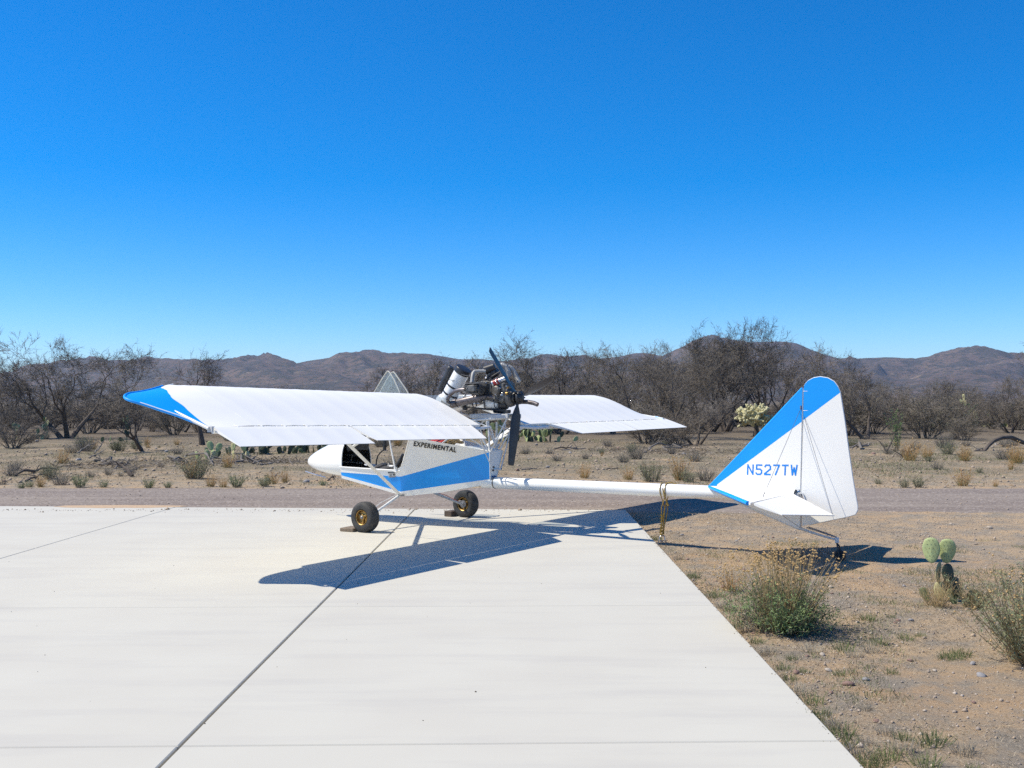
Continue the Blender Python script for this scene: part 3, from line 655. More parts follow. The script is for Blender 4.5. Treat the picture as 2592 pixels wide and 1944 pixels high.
for s in (1, -1):
    def sp(x, y, z): return Vector((x, y * s, z))
    poly = [sp(-3.99, .03, .648), sp(-4.83, 1.13, .622), sp(-4.862, 1.15, .620), sp(-4.885, .09, .630)]
    b = MB(); b.prism([p + Vector((0, 0, .011)) for p in poly], (0, 0, -.022)); st = fixn(P(b, 'stabilizer', 'white', smooth=False))
    b = MB(); b.tube([sp(-3.955, .0, .655), sp(-4.4, .575, .638), sp(-4.835, 1.14, .622)], [.016, .021, .021], 10); P(b, 'leading_edge', 'blue', st)
    t0, t1 = A(*c5(1070, 1275), lat=1.15), A(*c5(1490, 1280), lat=.15)
    hx = [sp(-4.90, 1.15, .618), sp(-4.90, .10, .628)]; te = [sp(t0.x, 1.15, t0.z), sp(t1.x, .15, t1.z)]
    if s < 0: te = [te[0] + Vector((0, 0, .0)), te[1]]
    rows = []
    for i in range(13):
        q = i / 12; a, c = hx[0].lerp(hx[1], q), te[0].lerp(te[1], q)
        rows.append([c + Vector((0, 0, -.003)), a.lerp(c, .15) + Vector((0, 0, -.014)), a + Vector((0, 0, -.010)), a + Vector((.008, 0, 0)), a + Vector((0, 0, .012)), a.lerp(c, .3) + Vector((0, 0, .011)), a.lerp(c, .7) + Vector((0, 0, .006)), c + Vector((0, 0, .003))])
    b = MB(); b.grid(rows); b.add(rows[0], [tuple(range(8))]); b.add(rows[-1], [tuple(reversed(range(8)))]); el = fixn(P(b, 'elevator', 'white', ang=50))
    b = MB(); b.tube([te[0], te[1]], .005, 6); P(b, 'trailing_edge', 'white_tube', el)
wr = MB()
wr.tube([A(*c5(1222, 425), lat=.0), A(*c5(915, 1145), lat=.62)], .0022, 5); wr.tube([A(*c5(1250, 490), lat=.02), A(*c5(1480, 1278), lat=.16)], .0022, 5)
wr.tube([A(*c5(1216, 1375), lat=0), A(*c5(1080, 1282), lat=.9)], .0022, 5); wr.tube([A(*c5(1222, 425), lat=.0), Vector((-4.6, -.62, .64))], .0022, 5)
wr.tube([A(*c5(915, 1150), lat=.62), A(*c5(932, 1095), lat=.60)], .005, 6); wr.tube([A(*c5(1222, 400), lat=0.02), A(*c5(1222, 432), lat=.02)], .007, 6)
P(wr, 'brace_wire', 'steel')
b = MB(); b.tube([tp(1190, 1062), tp(1215, 1075)], .008, 6); b.tube([tp(1212, 1100) + Vector((0, .03, 0)), tp(1245, 1100) + Vector((0, .03, 0)), tp(1268, 1165) + Vector((0, .03, 0))], .007, 6); P(b, 'control_horn', 'white_tube')
# tailwheel
b = MB(); b.tube([tp(1200, 1376), tp(1300, 1412), tp(1420, 1450), tp(1508, 1472)], [.015, .013, .011, .011], 8); b.lathe(tp(1512, 1455), tp(1512, 1500), [(0, .014), (.1, .02), (.9, .02), (1, .014)], 12); tsp = P(b, 'tail_spring', 'white_tube')
b = MB()
for la in (.03, -.03):
    p, q = tp(1275, 1372) + Vector((0, la, 0)), tp(1508, 1452) + Vector((0, la * .5, 0))
    for i in range(16): c = p.lerp(q, (i + .5) / 16); b.lathe(c - (q - p).normalized() * .009, c + (q - p).normalized() * .009, [(0, .003), (.3, .006), (.7, .006), (1, .003)], 6)
P(b, 'steering_chain', 'steel', tsp)
tw = Vector((-5.345, 0, .040))
b = MB(); b.tube([tp(1512, 1500), Vector((-5.33, .03, .13)), tw + Vector((0, .03, 0))], .009, 6); b.tube([tp(1512, 1500), Vector((-5.33, -.03, .13)), tw + Vector((0, -.03, 0))], .009, 6); twp = P(b, 'tail_wheel_fork', 'black')
def wheel_mesh(R_, w, rim_r):
    h = w / 2; prof = [(-h * .72, rim_r), (-h * .95, rim_r * 1.12), (-h, R_ * .72), (-h * .93, R_ * .86), (-h * .74, R_ * .955), (-h * .45, R_ * .992), (-h * .12, R_), (h * .12, R_), (h * .45, R_ * .992), (h * .74, R_ * .955), (h * .93, R_ * .86), (h, R_ * .72), (h * .95, rim_r * 1.12), (h * .72, rim_r)]
    return prof
b = MB(); b.lathe(tw - Vector((0, 1, 0)), tw + Vector((0, 1, 0)), [(.5 + q / 2, r) for q, r in wheel_mesh(.058, .036, .028)], 24, cap=False); b.lathe(tw - Vector((0, .016, 0)), tw + Vector((0, .016, 0)), [(0, .036), (1, .036)], 16); P(b, 'tail_wheel_tyre', 'rubber', twp)

# ---- main wheels, legs, lift struts
for s in (1, -1):
    c = Vector((0.01 if s > 0 else -.03, .985 * s, .180)); Yv = Vector((0, s, 0))
    b = MB(); pr = [(.5 + q / 2, r) for q, r in wheel_mesh(.183, .155, .090)]
    b.lathe(c - Yv, c + Yv, pr, 40, cap=False)
    for q in (-.030, 0, .030):      # tread grooves read as thin raised ribs
        b.lathe(c + Yv * (q - .009), c + Yv * (q + .009), [(0, .1815), (.2, .1845), (.8, .1845), (1, .1815)], 40, cap=False)
    wh = P(b, 'wheel', 'rubber')
    b = MB()   # rim: lipped bowl with a spoke plate on each side
    for d in (1, -1):
        b.lathe(c, c + Yv * d, [(.062, .093), (.068, .089), (.063, .082), (.042, .078), (.030, .070), (.026, .045), (.030, .036), (.055, .034), (.058, .030), (.058, .0)], 28, cap=False)
        for k in range(3):
            a = 2 * math.pi * k / 3 + .5; u = Vector((math.cos(a), 0, math.sin(a)))
            b.tube([c + Yv * d * .04 + u * .028, c + Yv * d * .040 + u * .078], [.014, .010], 6)
    P(b, 'rim', 'gold', wh)
    b = MB(); b.lathe(c - Yv * .075, c + Yv * .075, [(0, .012), (.08, .022), (.92, .022), (1, .012)], 14); 
    if s < 0: b.lathe(c - Yv * .07, c - Yv * .045, [(0, .03), (0.2, .05), (1, .05)], 18); b.box(c - Yv * .06 + Vector((.05, 0, .02)), (.05, .03, .06), bev=.008)
    P(b, 'hub', 'steel', wh)
    a0 = A(*c2(803, 1243), lat=.19); top = Vector((a0.x, .19 * s, a0.z + .01))
    if s < 0: top = Vector((-.02, -.17, .42))
    b = MB(); b.tube([top, c - Yv * .085 + Vector((0, 0, .0))], [.017, .015], 10); b.tube([c - Yv * .10, c - Yv * .02], .014, 10); lg = P(b, 'landing_leg', 'grey_tube' if s < 0 else 'white_tube')
    b = MB(); b.tube([top + Vector((.05, 0, .0)), top.lerp(c, .5) + Vector((.045, 0, .03)), c - Yv * .085 + Vector((.05, 0, .03))], .004, 6); P(b, 'brake_line', 'red' if s < 0 else 'white_tube', lg)
def strut(p, q, wd, tk, name, m):
    p, q = Vector(p), Vector(q); t = (q - p).normalized(); u = (Vector((1, 0, 0)) - t * t.x).normalized(); w = t.cross(u); rows = []
    for e in (p, q):
        rows.append([e + u * wd * x + w * tk * y for x, y in ((1, 0), (.75, .8), (.3, 1), (-.3, .8), (-1, 0), (-.3, -.8), (.3, -1), (.75, -.8), (1, 0))])
    b = MB(); b.grid(rows); b.add(rows[0][:-1], [tuple(range(8))]); b.add(rows[1][:-1], [tuple(reversed(range(8)))]); return fixn(P(b, name, m, ang=60))
for s in (1, -1):
    a0 = A(*c2(803, 1240), lat=.205)
    lo = Vector((a0.x, .215 * s, a0.z)); hi = Vector((-.42, 2.42 * s, 1.528 + dih(2.42 * s)))
    st = strut(lo, hi, .034, .012, 'lift_strut', 'white_tube')
    b = MB(); b.lathe(lo + Vector((0, -.03 * s, 0)), lo + Vector((0, .02 * s, 0)), [(0, .012), (1, .012)], 10); b.box(lo + Vector((-.02, 0, .0)), (.09, .014, .03), bev=.004); P(b, 'strut_bolt', 'steel', st)
    st2 = strut(lo.lerp(hi, .55), Vector((-1.0, 1.55 * s, 1.35 + dih(1.55 * s))), .014, .007, 'jury_strut', 'white_tube')

# ---- truss, rods and engine bearers behind the cabin
def D(x, y, la): return A(*d3(x, y), lat=la)
tr_ = MB()
for (p, q, r) in (((1575, 215, .11), (1600, 830, .10), .011), ((1780, 80, -.09), (1775, 850, -.09), .013), ((1620, 180, .05), (1785, 720, -.08), .010), ((1535, 60, .16), (1548, 215, .15), .010),
                  ((1240, 70, .16), (1580, 210, .12), .009), ((1800, 560, -.09), (1620, 790, .05), .009), ((1850, 640, -.14), (1790, 760, -.09), .009), ((1575, 60, .1), (1575, 215, .11), .012)):
    tr_.tube([D(*p), D(*q)], r, 8)
for s in (1, -1):
    tr_.tube([(-.30, .22 * s, 1.46), (-.90, .14 * s, 1.33), (-1.46, .12 * s, 1.375)], .015, 8); tr_.tube([(-.55, .20 * s, 1.05), (-.95, .13 * s, 1.33)], .011, 8); tr_.tube([(-.12, .28 * s, 1.10), (-.35, .24 * s, 1.46)], .011, 8); tr_.tube([(-1.18, .09 * s, .95), (-.95, .13 * s, 1.33)], .010, 8); tr_.tube([(-1.19, .09 * s, .95), (-1.45, .11 * s, 1.37)], .010, 8)
P(tr_, 'engine_truss', 'white_tube')
for (p, q, r) in (((1275, 260, .34), (1480, 850, .20), .007), ((1480, 850, .20), (1690, 1300, .12), .007), ((1360, 255, .30), (1565, 830, .15), .008), ((1080, 488, .34), (1480, 745, .17), .007), ((2010, 130, -.35), (1885, 600, -.25), .007), ((2135, 300, -.42), (1890, 1275, -.16), .007), ((1850, 170, -.25), (2140, 295, -.42), .007)):
    b = MB(); b.tube([D(*p), D(*q)], r, 7); P(b, 'control_rod', 'white_tube')
b = MB(); b.tube([D(1690, 1300, .12), D(1885, 1280, -.16)], .012, 8); P(b, 'rod_bellcrank', 'white_tube')
for q in ((1690, 1310, .125), (1890, 1278, -.165), (1700, 1235, .1)):
    b = MB(); b.lathe(D(*q) - Vector((0, .012, 0)), D(*q) + Vector((0, .012, 0)), [(0, .010), (.3, .014), (.7, .014), (1, .010)], 10); P(b, 'rod_end', 'black')
b = MB(); b.box((-1.20, 0, 1.405), (.52, .26, .016), bev=.003); b.box((-1.20, .135, 1.385), (.56, .02, .05), bev=.004); b.box((-1.20, -.135, 1.385), (.56, .02, .05), bev=.004); P(b, 'engine_bearer', 'grey_tube')
b = MB(); b.box((-.62, .0, 1.45), (.55, .36, .014), Matrix.Rotation(R(17), 3, 'Y'), bev=.003); P(b, 'firewall_tray', 'alu')

# ---- engine: opposed twin, gearbox and propeller
def E(x, y, la=0.0): return A(*c3(x, y), lat=la)
b = MB(); b.box((-1.17, 0, 1.690), (.34, .25, .24), bev=.035); b.box((-1.36, 0, 1.67), (.14, .22, .27), bev=.03); b.box((-1.14, 0, 1.575), (.30, .20, .08), bev=.02)
for k in range(5): b.box((-1.04 - .06 * k, .128, 1.70), (.014, .014, .20), bev=.003)
for (x, z) in ((-1.05, 1.78), (-1.05, 1.60), (-1.28, 1.78), (-1.28, 1.60), (-1.40, 1.76), (-1.40, 1.58)): b.lathe((x, .12, z), (x, .145, z), [(0, .018), (1, .014)], 8)
b.lathe((-1.30, .12, 1.69), (-1.30, .155, 1.69), [(0, .06), (.6, .06), (1, .045)], 20)
eng = P(b, 'engine', 'engine', ang=35)
cyx = E(840, 755, .34)
for s in (1, -1):
    cx0 = Vector((cyx.x, 0, cyx.z)); b = MB()
    b.tube([(cyx.x, .09 * s, cyx.z), (cyx.x, .30 * s, cyx.z)], .058, 18)
    for k in range(9): q = .13 + .018 * k; b.lathe((cyx.x, (q - .003) * s, cyx.z), (cyx.x, (q + .003) * s, cyx.z), [(0, .078), (1, .078)], 22)
    cyl = P(b, 'cylinder', 'fin_metal', eng)
    b = MB(); b.box((cyx.x, .345 * s, cyx.z), (.17, .09, .125), bev=.02)
    for k in range(6): b.box((cyx.x + .004, .35 * s, cyx.z - .055 + .022 * k), (.205, .105, .007), bev=.002)
    b.box((cyx.x - .02, .40 * s, cyx.z + .0), (.12, .03, .085), bev=.015); b.lathe((cyx.x + .03, .41 * s, cyx.z), (cyx.x + .03, .425 * s, cyx.z), [(0, .012), (1, .01)], 8)
    P(b, 'cylinder_head', 'fin_metal', eng)
    b = MB(); b.lathe((cyx.x - .10, .335 * s, cyx.z - .01), (cyx.x - .125, .335 * s, cyx.z - .01), [(0, .055), (.6, .055), (1, .045)], 16); P(b, 'rocker_cover', 'engine_dark', eng)
    # header pipe, silencer and outlet
    if s > 0:
        b = MB(); b.tube([E(720, 775, .36), E(640, 780, .37), E(560, 800, .36), E(490, 850, .34), E(450, 915, .31), E(455, 965, .28), E(500, 985, .26), E(575, 985, .24)], .0225, 12); P(b, 'exhaust_header', 'exhaust', eng)
        b = MB(); b.lathe(E(560, 990, .24), E(1000, 885, .18), [(0, .022), (.04, .040), (.09, .047), (.86, .047), (.95, .034), (1, .024)], 22); b.lathe(E(545, 990, .24), E(600, 978, .238), [(0, .052), (1, .052)], 18, cap=True); P(b, 'silencer', 'exhaust', eng)
        b = MB(); b.tube([E(990, 888, .18), E(1060, 878, .16), E(1140, 890, .13), E(1220, 905, .1)], .024, 12); P(b, 'exhaust_link', 'exhaust', eng)
    else:
        b = MB(); b.tube([(cyx.x + .1, -.36, cyx.z), (cyx.x + .2, -.33, cyx.z - .04), (cyx.x + .22, -.28, cyx.z - .14), (cyx.x + .1, -.24, cyx.z - .16), (-1.3, -.15, 1.56)], .024, 10); P(b, 'exhaust_header', 'exhaust', eng)
b = MB(); b.tube([E(1500, 985, -.12), E(1600, 965, -.13), E(1700, 968, -.14), E(1790, 985, -.15), E(1850, 1010, -.15)], [.026, .027, .027, .027, .026], 12); P(b, 'tail_pipe', 'exhaust', eng)
b = MB(); b.tube([E(825, 670, .27), E(830, 600, .25), E(845, 520, .22), E(870, 490, .2), E(930, 487, .17), E(1040, 492, .12)], .021, 10); P(b, 'intake_pipe', 'hose', eng)
b = MB(); b.tube([E(840, 640, -.27), E(860, 540, -.22), E(900, 500, -.18), E(1040, 480, -.08)], .021, 10); P(b, 'intake_pipe', 'hose', eng)
b = MB(); b.lathe(E(1025, 480, .08), E(1185, 415, .03), [(0, .045), (.05, .058), (.6, .050), (.95, .046), (1, .03)], 18); b.lathe(E(1090, 560, .02), E(1230, 480, .0), [(0, .05), (.1, .062), (.9, .055), (1, .04)], 18); P(b, 'air_filter', 'engine_dark', eng)
for (pts, r) in (([E(1240, 410, .0), E(1300, 395, -.02), E(1350, 420, -.04), E(1385, 480, -.05), E(1400, 570, -.06)], .033), ([E(1390, 420, -.12), E(1430, 440, -.14), E(1480, 500, -.16), E(1520, 580, -.17), E(1560, 660, -.17)], .030)):
    b = MB(); m_ = 40; pts2 = []; rr_ = []
    for i in range(m_ + 1):
        k = i / m_ * (len(pts) - 1); j = min(int(k), len(pts) - 2); pts2.append(pts[j].lerp(pts[j + 1], k - j)); rr_.append(r * (1 + .05 * math.cos(i * math.pi)))
    b.tube(pts2, rr_, 12); P(b, 'coolant_hose', 'hose', eng)
b = MB(); b.lathe(E(1165, 680, .12), E(1245, 645, .10), [(0, .034), (.1, .04), (.9, .04), (1, .034)], 16); cp_ = P(b, 'red_coupling', 'red', eng)
b = MB(); b.lathe(E(1155, 685, .12), E(1175, 676, .118), [(0, .042), (1, .042)], 16); b.lathe(E(1215, 658, .108), E(1228, 652, .105), [(0, .043), (1, .043)], 16); b.lathe(E(1245, 645, .1), E(1385, 590, .05), [(0, .032), (1, .034)], 16); P(b, 'clamp', 'alu', cp_)
b = MB(); b.lathe(E(1060, 610, .06), E(1060, 575, .06), [(0, .02), (.3, .028), (1, .02)], 12); b.lathe(E(1000, 700, .14), E(1040, 690, .14), [(0, .02), (1, .024)], 10); b.lathe(E(1105, 600, .05), E(1135, 580, .05), [(0, .016), (1, .016)], 10); b.box(E(1090, 530, .05), (.06, .05, .05), bev=.01); P(b, 'carburettor', 'alu', eng)['kind'] = 'stuff'
b = MB(); b.lathe(E(1010, 985, .06), E(1250, 995, .03), [(0, .035), (.06, .058), (.15, .066), (.8, .062), (.93, .05), (1, .03)], 24); ot = P(b, 'oil_tank', 'white_gloss', eng)
b = MB(); b.tube([E(1000, 930, .12), E(1020, 1000, .13), E(1030, 1060, .12)], .008, 8); P(b, 'tank_strap', 'black', ot)
b = MB(); b.lathe(E(1260, 1010, .02), E(1390, 1005, .0), [(0, .05), (.1, .058), (.9, .058), (1, .045)], 20); b.lathe(E(1180, 1090, 0), E(1340, 1100, 0), [(0, .04), (1, .04)], 14); P(b, 'starter_motor', 'engine_dark', eng)
b = MB(); b.lathe((-1.40, 0, 1.607), (-1.475, 0, 1.607), [(0, .105), (.25, .115), (.7, .105), (1, .07)], 28); b.lathe((-1.38, .0, 1.74), (-1.44, 0, 1.74), [(0, .07), (.8, .07), (1, .05)], 20)
for k in range(8): a = 2 * math.pi * k / 8; b.lathe((-1.465, .092 * math.cos(a), 1.607 + .092 * math.sin(a)), (-1.48, .092 * math.cos(a), 1.607 + .092 * math.sin(a)), [(0, .009), (1, .008)], 6)
P(b, 'gearbox', 'engine', eng)
b = MB(); b.lathe(E(1358, 838, .1), E(1390, 834, .1), [(0, .02), (1, .02)], 10); P(b, 'brass_fitting', 'gold', eng); b = MB(); b.lathe(E(1380, 760, .11), E(1388, 728, .11), [(0, .012), (1, .015)], 8); P(b, 'brass_fitting', 'gold', eng)
rng = random.Random(11); b = MB()
for k in range(26):      # ignition leads, fuel and oil lines
    p = Vector((rng.uniform(-1.42, -.85), rng.uniform(.02, .2), rng.uniform(1.56, 1.86))); q = p + Vector((rng.uniform(-.3, .3), rng.uniform(-.08, .12), rng.uniform(-.2, .14)))
    q.x = max(-1.44, min(-.8, q.x)); m1 = p.lerp(q, .33) + Vector((rng.uniform(-.04, .04), rng.uniform(0, .06), rng.uniform(-.05, .06))); m2 = p.lerp(q, .66) + Vector((rng.uniform(-.04, .04), rng.uniform(0, .06), rng.uniform(-.05, .05)))
    b.tube([p, m1, m2, q], rng.choice((.005, .007, .009)), 6)
P(b, 'fuel_and_spark_lines', 'black', eng)
b = MB()
for k in range(24): c = Vector((rng.uniform(-1.45, -.9), rng.uniform(.10, .17), rng.uniform(1.54, 1.82))); b.lathe(c, c + Vector((rng.uniform(-.02, .02), .022, rng.uniform(-.02, .02))), [(0, .011), (.6, .011), (1, .006)], 7)
P(b, 'bolts_and_unions', 'alu', eng)['kind'] = 'stuff'
b = MB(); b.tube([E(620, 1030, .15), E(760, 1050, .12), E(1000, 1075, .1), E(1180, 1090, .08)], .012, 8)
for q in ((720, 1040), (1390, 1090)): b.lathe(E(q[0], q[1], .12), E(q[0] + 3, q[1] + 55, .12), [(0, .03), (.5, .034), (1, .026)], 14)
P(b, 'rubber_mounts', 'black', eng)
b = MB(); b.lathe((-1.465, 0, 1.607), (-1.60, 0, 1.607), [(0, .055), (.12, .075), (.2, .078), (.35, .078), (.36, .05), (.55, .05), (.56, .078), (.75, .078), (.8, .06), (1, .03)], 26)
for k in range(6): a = 2 * math.pi * k / 6; b.lathe((-1.56, .06 * math.cos(a), 1.607 + .06 * math.sin(a)), (-1.59, .06 * math.cos(a), 1.607 + .06 * math.sin(a)), [(0, .009), (1, .008)], 6)
pr = P(b, 'propeller', 'engine_dark')
for th in (R(43), R(163), R(-79)):
    rd = Vector((0, math.cos(th), math.sin(th))); ta = Vector((0, -math.sin(th), math.cos(th))); xv = Vector((1, 0, 0)); rows = []
    for (q, ch, tk, be) in ((.04, .030, .030, 45), (.10, .036, .030, 42), (.16, .075, .024, 38), (.24, .118, .018, 33), (.36, .130, .014, 27), (.50, .126, .011, 23), (.64, .114, .009, 20), (.76, .098, .007, 18), (.805, .088, .006, 17), (.815, .070, .004, 17)):
        cd = xv * math.sin(R(be)) + ta * math.cos(R(be)); nn = cd.cross(rd).normalized(); o0 = Vector((-1.53, 0, 1.607)) + rd * q
        rows.append([o0 + cd * ch * .5 * u + nn * tk * .5 * w for u, w in ((1, 0), (.75, .65), (.3, 1), (-.3, .8), (-1, .12), (-1, -.12), (-.3, -.35), (.3, -.5), (.75, -.4), (1, 0))])
    b = MB(); b.grid(rows); b.add(rows[-1][:-1], [tuple(range(9))]); fixn(P(b, 'blade', 'prop', pr, ang=50))
# rescue parachute canister and its rocket tube
ca, cb = E(440, 945, .02), E(672, 505, .02)
b = MB(); b.lathe(ca, cb, [(0, .105), (.03, .108), (.06, .098), (1, .098)], 30); can = P(b, 'parachute_canister', 'white_gloss')
b = MB(); b.lathe(ca.lerp(cb, .97), ca.lerp(cb, 1.14), [(0, .101), (.1, .103), (.85, .103), (.97, .098), (1, .088)], 30); P(b, 'canister_cap', 'engine_dark', can)
for q in (.22, .48): b = MB(); b.lathe(ca.lerp(cb, q), ca.lerp(cb, q + .055), [(0, .0985), (0, .1005), (1, .1005), (1, .0985)], 30); P(b, 'canister_band', 'black', can)
b = MB(); b.tube([E(505, 620, .121), E(520, 640, .121), E(540, 638, .121), E(548, 622, .121)], .003, 5); b.tube([E(468, 605, .11), E(490, 628, .112)], .003, 5); P(b, 'canister_mark', 'lettering_black', can)
b = MB(); b.lathe(E(345, 790, -.14), E(505, 420, -.14), [(0, .04), (.05, .048), (.93, .048), (1, .035)], 18); b.lathe(E(452, 455, -.10), E(468, 440, -.10), [(0, .012), (1, .01)], 8); P(b, 'rocket_tube', 'black', can)
b = MB(); b.lathe(E(300, 940, .02), E(420, 960, .02), [(0, .05), (.4, .09), (1, .10)], 24); P(b, 'canister_base', 'white_gloss', can)

# ==================================================================== THINGS ROUND THE AIRCRAFT
def PW(p): return Vector((OX + F2[0] * p.x + L2[0] * p.y, OY + F2[1] * p.x + L2[1] * p.y, p.z))
# tie-down rope and its ground anchor
anc = G(1676, 1374); bm_ = PW(A(*c5(145, 1085), lat=0)); bx = Vector((-math.cos(PSI), math.sin(PSI), 0))
lat_ = Vector((L2[0], L2[1], 0)); zc = .594
rp = empty('tie_down_rope', (anc.x, anc.y, 0), 0, 'yellow rope looped over the tail boom and tied to the ground anchor', 'rope')
def RL(v): return v - Vector((anc.x, anc.y, 0))
def round_boom(off, a0, a1, r=.079, n=14): return [bm_ * 1 + bx * (off + .02 * i / n) + (lat_ * math.cos(a) + Vector((0, 0, 1)) * math.sin(a)) * r + Vector((0, 0, zc - bm_.z)) for i, a in [(i, lerp(a0, a1, i / n)) for i in range(n + 1)]]
top = Vector((anc.x, anc.y, .075))
b = MB()
for off, j, back in ((.034, .020, False), (-.024, -.016, True)):
    up = round_boom(off, R(-35), R(205))
    pts = [top + Vector((j, 0, .02)), top.lerp(up[0], .3) + Vector((j, 0, 0)), top.lerp(up[0], .7) + Vector((j * 2, 0, 0))] + up + [top.lerp(up[-1], .6) + Vector((j * 2 + .01, .01, 0)), top + Vector((j - .01, .01, .03))]
    b.tube([RL(p) for p in pts], .0055, 7)
o = b.build('rope_loops', 'rope', rp)
b = MB(); kn = [top + Vector((.022 * math.cos(a * 2.1), .022 * math.sin(a * 2.1), .012 * a)) for a in [i * .4 for i in range(50)]]
b.tube([RL(p) for p in kn], .0060, 7); b.build('knot', 'rope', rp)
b = MB(); e = bm_ + Vector((0, 0, zc - bm_.z)); t0 = round_boom(-.02, R(20), R(80))[-1]
b.tube([RL(p) for p in (t0, t0 + Vector((.06, -.03, .012)), t0 + Vector((.14, -.05, -.015)), t0 + Vector((.19, -.06, -.06)))], .006, 6)
b.tube([RL(p) for p in (e + lat_ * .085 + Vector((0, 0, .03)), e + lat_ * .092 + Vector((.02, 0, -.05)), e + lat_ * .085 + Vector((.05, 0, -.12)), e + lat_ * .07 + Vector((.06, 0, -.16)), e + lat_ * .05 + Vector((.02, 0, -.14)))], .007, 7)
b.build('loose_end', 'rope', rp)
an = empty('ground_anchor', (anc.x, anc.y, 0), 0, 'small steel ring anchor in the dirt below the yellow rope', 'anchor')
b = MB(); b.tube([(0.03 * math.cos(a), 0, .045 + .035 * math.sin(a)) for a in [2 * math.pi * i / 16 for i in range(17)]], .006, 6, cap=False); b.build('ring', 'alu', an)
b = MB(); b.tube([(-.045, .0, -.06), (-.04, 0, .03), (0, 0, .02), (.04, 0, .03), (.045, 0, -.06)], .006, 6); b.build('stake', 'steel', an)

# wheel chocks
def chock(px, py, size, rz, m, label):
    g = G(px, py); b = MB(); b.box((0, 0, size[2] / 2), size, bev=.006); o = b.build('wheel_chock', m, smooth=False); o.location = (g.x, g.y, .0005); o.rotation_euler = (0, 0, rz)
    return tag(o, label, 'wheel chock')
yaw = math.atan2(F2[1], F2[0])
wn_ = PW(Vector((.01, .985, 0))); wf_ = PW(Vector((-.03, -.985, 0)))
def chock_at(loc, size, m, label, rz=0):
    b = MB(); b.box((0, 0, size[2] / 2), size, bev=.006); o = b.build('wheel_chock', m, smooth=False); w = PW(Vector(loc)); o.location = (w.x, w.y, .0005); o.rotation_euler = (0, 0, yaw + rz)
    return tag(o, label, 'wheel chock')
chock_at((.235, .97, 0), (.19, .24, .042), 'wood', 'flat weathered board chocking the gold-rimmed wheel by the lift strut', R(8))
chock_at((.23, .80, 0), (.09, .12, .05), 'wood_dark', 'dark wooden wedge tucked behind the flat board chock', R(-5))
chock_at((.20, -.99, 0), (.12, .22, .075), 'wood_dark', 'thick brown wooden block in front of the wheel on the road side', R(2))

# baggage lying behind the seat
b = MB(); c = PW(Vector((-.36, .05, 1.015))); b.box((0, 0, 0), (.44, .22, .16), bev=.05); o = b.build('red_bag', 'red'); o.location = c; o.rotation_euler = (0, R(8), yaw); tag(o, 'dark red bag lying in the fuselage behind the seat', 'bag')
b = MB(); rng = random.Random(2)
b.tube([(.16 * math.cos(a * 1.0) * (1 - .01 * i) + rng.uniform(-.012, .012), .06 * math.sin(a) + rng.uniform(-.012, .012), .012 * math.sin(3 * a) + .0012 * i) for i, a in [(i, i * .35) for i in range(60)]], .014, 8)
o = b.build('coiled_strap', 'beige'); c = PW(Vector((-.62, .10, 1.03))); o.location = c; o.rotation_euler = (R(0), R(10), yaw); tag(o, 'tan coiled rope on top of the baggage behind the seat', 'rope')
# ==================================================================== PLANTS
def tubes_np(paths, n=3):
    """paths: list of (points, radii) -> one mesh data (verts, quads)"""
    V = []; Q = []; base = 0
    for pts, rad in paths:
        P_ = np.asarray(pts, float); k = len(P_); T = np.gradient(P_, axis=0); T /= (np.linalg.norm(T, axis=1)[:, None] + 1e-9)
        ref = np.array([.31, .77, .55]) if abs(T[0] @ np.array([.31, .77, .55])) < .9 else np.array([1., 0, 0])
        U = np.cross(T, ref); U /= (np.linalg.norm(U, axis=1)[:, None] + 1e-9); W_ = np.cross(T, U)
        a = 2 * np.pi * np.arange(n) / n
        ring = P_[:, None] + (U[:, None] * np.cos(a)[None, :, None] + W_[:, None] * np.sin(a)[None, :, None]) * np.asarray(rad)[:, None, None]
        V.append(ring.reshape(-1, 3))
        i = np.arange(k - 1)[:, None] * n; j = np.arange(n)[None]; j2 = (j + 1) % n
        Q.append((np.stack([i + j, i + j2, i + n + j2, i + n + j], -1).reshape(-1, 4)) + base); base += k * n
    return np.concatenate(V), np.concatenate(Q)
